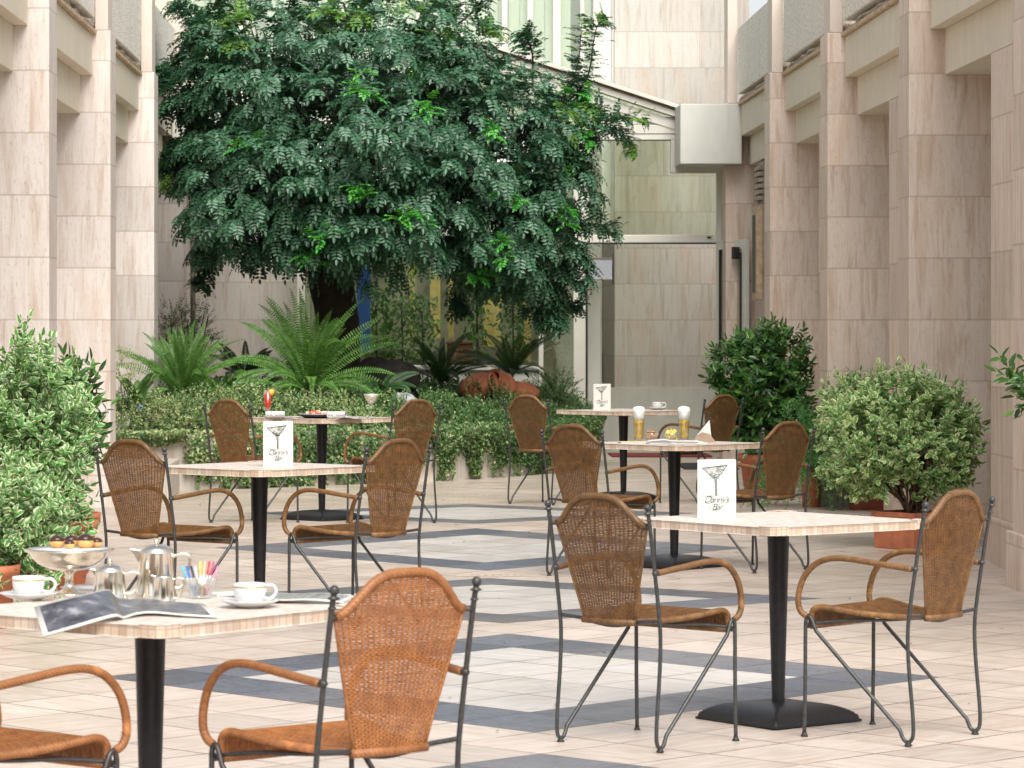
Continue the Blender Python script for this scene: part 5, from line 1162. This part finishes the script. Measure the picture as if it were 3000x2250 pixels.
def pinnate(p, d, n, ll, lw, mt, droop=.9, gap=None):
    """one feathered leaf: leaflets in pairs on a drooping rachis"""
    d = d.normalized(); gap = gap or ll*.60
    for k in range(n):
        s = d.cross(Vector((0, 0, 1))); s = s.normalized() if s.length > .05 else Vector((1, 0, 0)); up = s.cross(d) + OUTW(p)*.55
        p = p + d*gap; d = (d + Vector((0, 0, -droop/n*.55))).normalized()
        for sg in (1, -1):
            sc = random.uniform(.82, 1.08) * (1.0 if k < n-1 else .85)
            lv.add(p, s*sg + d*.35 + rv()*.10, up + s*sg*random.uniform(-.25, .25) + rv()*.12, ll*sc, lw*sc, mt)
    lv.add(p + d*gap*.5, d, up, ll, lw*.9, mt)
def cluster(p, out, mt, nl=8, ll=.062, lw=.034, tuft=False):
    o = out.copy(); base_az = random.uniform(0, 2*PI)
    for i in range(nl):
        a = base_az + 2*PI*i/nl + random.uniform(-.3, .3)
        hd = Vector((math.cos(a), math.sin(a), 0)) * .75 + o*.8 + Vector((0, 0, random.uniform(-.15, .5 if tuft else .15)))
        pinnate(p + rv()*.03, hd, random.randint(4, 6), ll, lw, mt, random.uniform(1.0, 2.4) if tuft else random.uniform(2.2, 4.2))
yg = [(725, 435), (1260, 315), (1085, 240), (1455, 380), (1190, 630), (1250, 660), (935, 700), (905, 740), (1460, 730), (1400, 810), (1630, 640), (1725, 400), (1700, 290), (1500, 560), (1040, 560), (980, 790)]
lw_all = sum(a[2]*a[3] for a in lobes)
for (cx, cy, rx, ry, dz, rd) in lobes:
    c = tp(cx, cy, dz); N = int(1520 * (rx*ry)/lw_all * (1.25 if rx < 130 else 1))
    for k in range(N):
        d = rv()
        if d.y > .45 and random.random() < .6: d.y = -d.y
        rr = random.uniform(.80, 1.05) + .17*lump(d, cx*.01) if random.random() > .16 else random.uniform(.4, .8)
        p = c + Vector((d.x*rx*TZ/F, d.y*rd, d.z*ry*TZ/F))*rr
        if py_(p) < 110 and random.random() < .28: continue
        if p.x < -2.5 or (p.x < -2.3 and p.y < 33.1): continue
        out = (Vector((d.x, d.y*.8 - .15, d.z*.6 + .15))).normalized(); px = VX + p.x*F/p.y; py = VY - (p.z-EYE)*F/p.y
        mt = 0
        if d.y < -.1 and random.random() < .008: mt = 1
        if py < 130 and random.random() < .16 or (px > 1640 and py < 420 and random.random() < .15): mt = 2
        cluster(p, out, mt, random.randint(5, 8), tuft=d.z > .5)
        if k % 3 == 0: tw.tube([tuple(p), tuple(p - out*.14 - Vector((0, 0, .08))), tuple(p - out*.3 - Vector((0, 0, .2)))], [.003, .005, .007], 4)
# long shoots that break the outline
shoots = [((1560, 420), (1640, 300), (1690, 200), (1705, 60)), ((1660, 300), (1720, 230), (1745, 90), (1768, 60)), ((1550, 500), (1700, 400), (1800, 350), (1885, 350)), ((1600, 470), (1720, 400), (1810, 380), (1850, 440)), ((1560, 620), (1650, 640), (1740, 660), (1800, 670)), ((1560, 250), (1560, 160), (1545, 120), (1530, 100)), ((1330, 80), (1400, 20), (1420, -30), (1440, -60)),
          ((1560, 800), (1620, 830), (1660, 890), (1690, 900)), ((1540, 820), (1600, 880), (1630, 920), (1640, 945)), ((1500, 850), (1560, 900), (1590, 930), (1600, 950)), ((1330, 820), (1340, 860), (1345, 890), (1350, 910)), ((560, 330), (520, 270), (480, 240), (465, 200)), ((580, 430), (530, 440), (500, 490), (490, 560)), ((560, 420), (520, 460), (490, 480), (480, 480)), ((600, 120), (570, 60), (540, 30), (520, 15)), ((660, 90), (640, 30), (630, -10), (620, -40)), ((840, 60), (850, 0), (860, -40), (870, -60)), ((1600, 680), (1690, 700), (1720, 800), (1700, 830)), ((640, 700), (610, 760), (600, 800), (590, 830)), ((1720, 420), (1760, 330), (1700, 300), (1690, 240))]
for i, s in enumerate(shoots):
    q = spline([tuple(tp(a, b, .1 + .2*math.sin(i*2.1))) for a, b in s], 6); k = len(q); tw.tube(q, [.012 - .009*j/(k-1) for j in range(k)], 5)
    for j in range(3, k):
        d = (q[j]-q[j-1]).normalized(); young = (i in (0, 1, 2, 3, 6, 9, 12, 13)) and j > k-6
        for _ in range(6 if j > 4 else 4):
            e = rv(); e = (e - d*e.dot(d)).normalized(); pinnate(q[j] + rv()*.04, e*.8 + d*.4 + Vector((0, -.25, 0)), random.randint(2, 4), .056 if not young else .045, .027, 2 if young and random.random() < .7 else 0, .9)
for (px, py) in yg:                                     # bright flushes on the front of the crown
    best = None
    for (cx, cy, rx, ry, dz, rd) in lobes:
        q = 1 - ((px-cx)/rx)**2 - ((py-cy)/ry)**2
        if q > 0:
            z = dz - rd*math.sqrt(q)*1.12
            if best is None or z < best: best = z
    if best is None: best = 0
    for _ in range(3):
        a = tp(px + random.uniform(-32, 32), py + random.uniform(-28, 28), best - .10)
        for i in range(5):
            an = random.uniform(0, 2*PI); pinnate(a, Vector((math.cos(an)*.9, -.5, math.sin(an)*.5 + .1)), random.randint(2, 4), .052, .030, 1, .8)
cr = lv.build('crown', [M['carob'], M['young'], M['tipleaf']], tr); cr.location = -tr.location
o = tw.build('twigs', M['twigd'], cr)
print('leaves', len(lv.L))
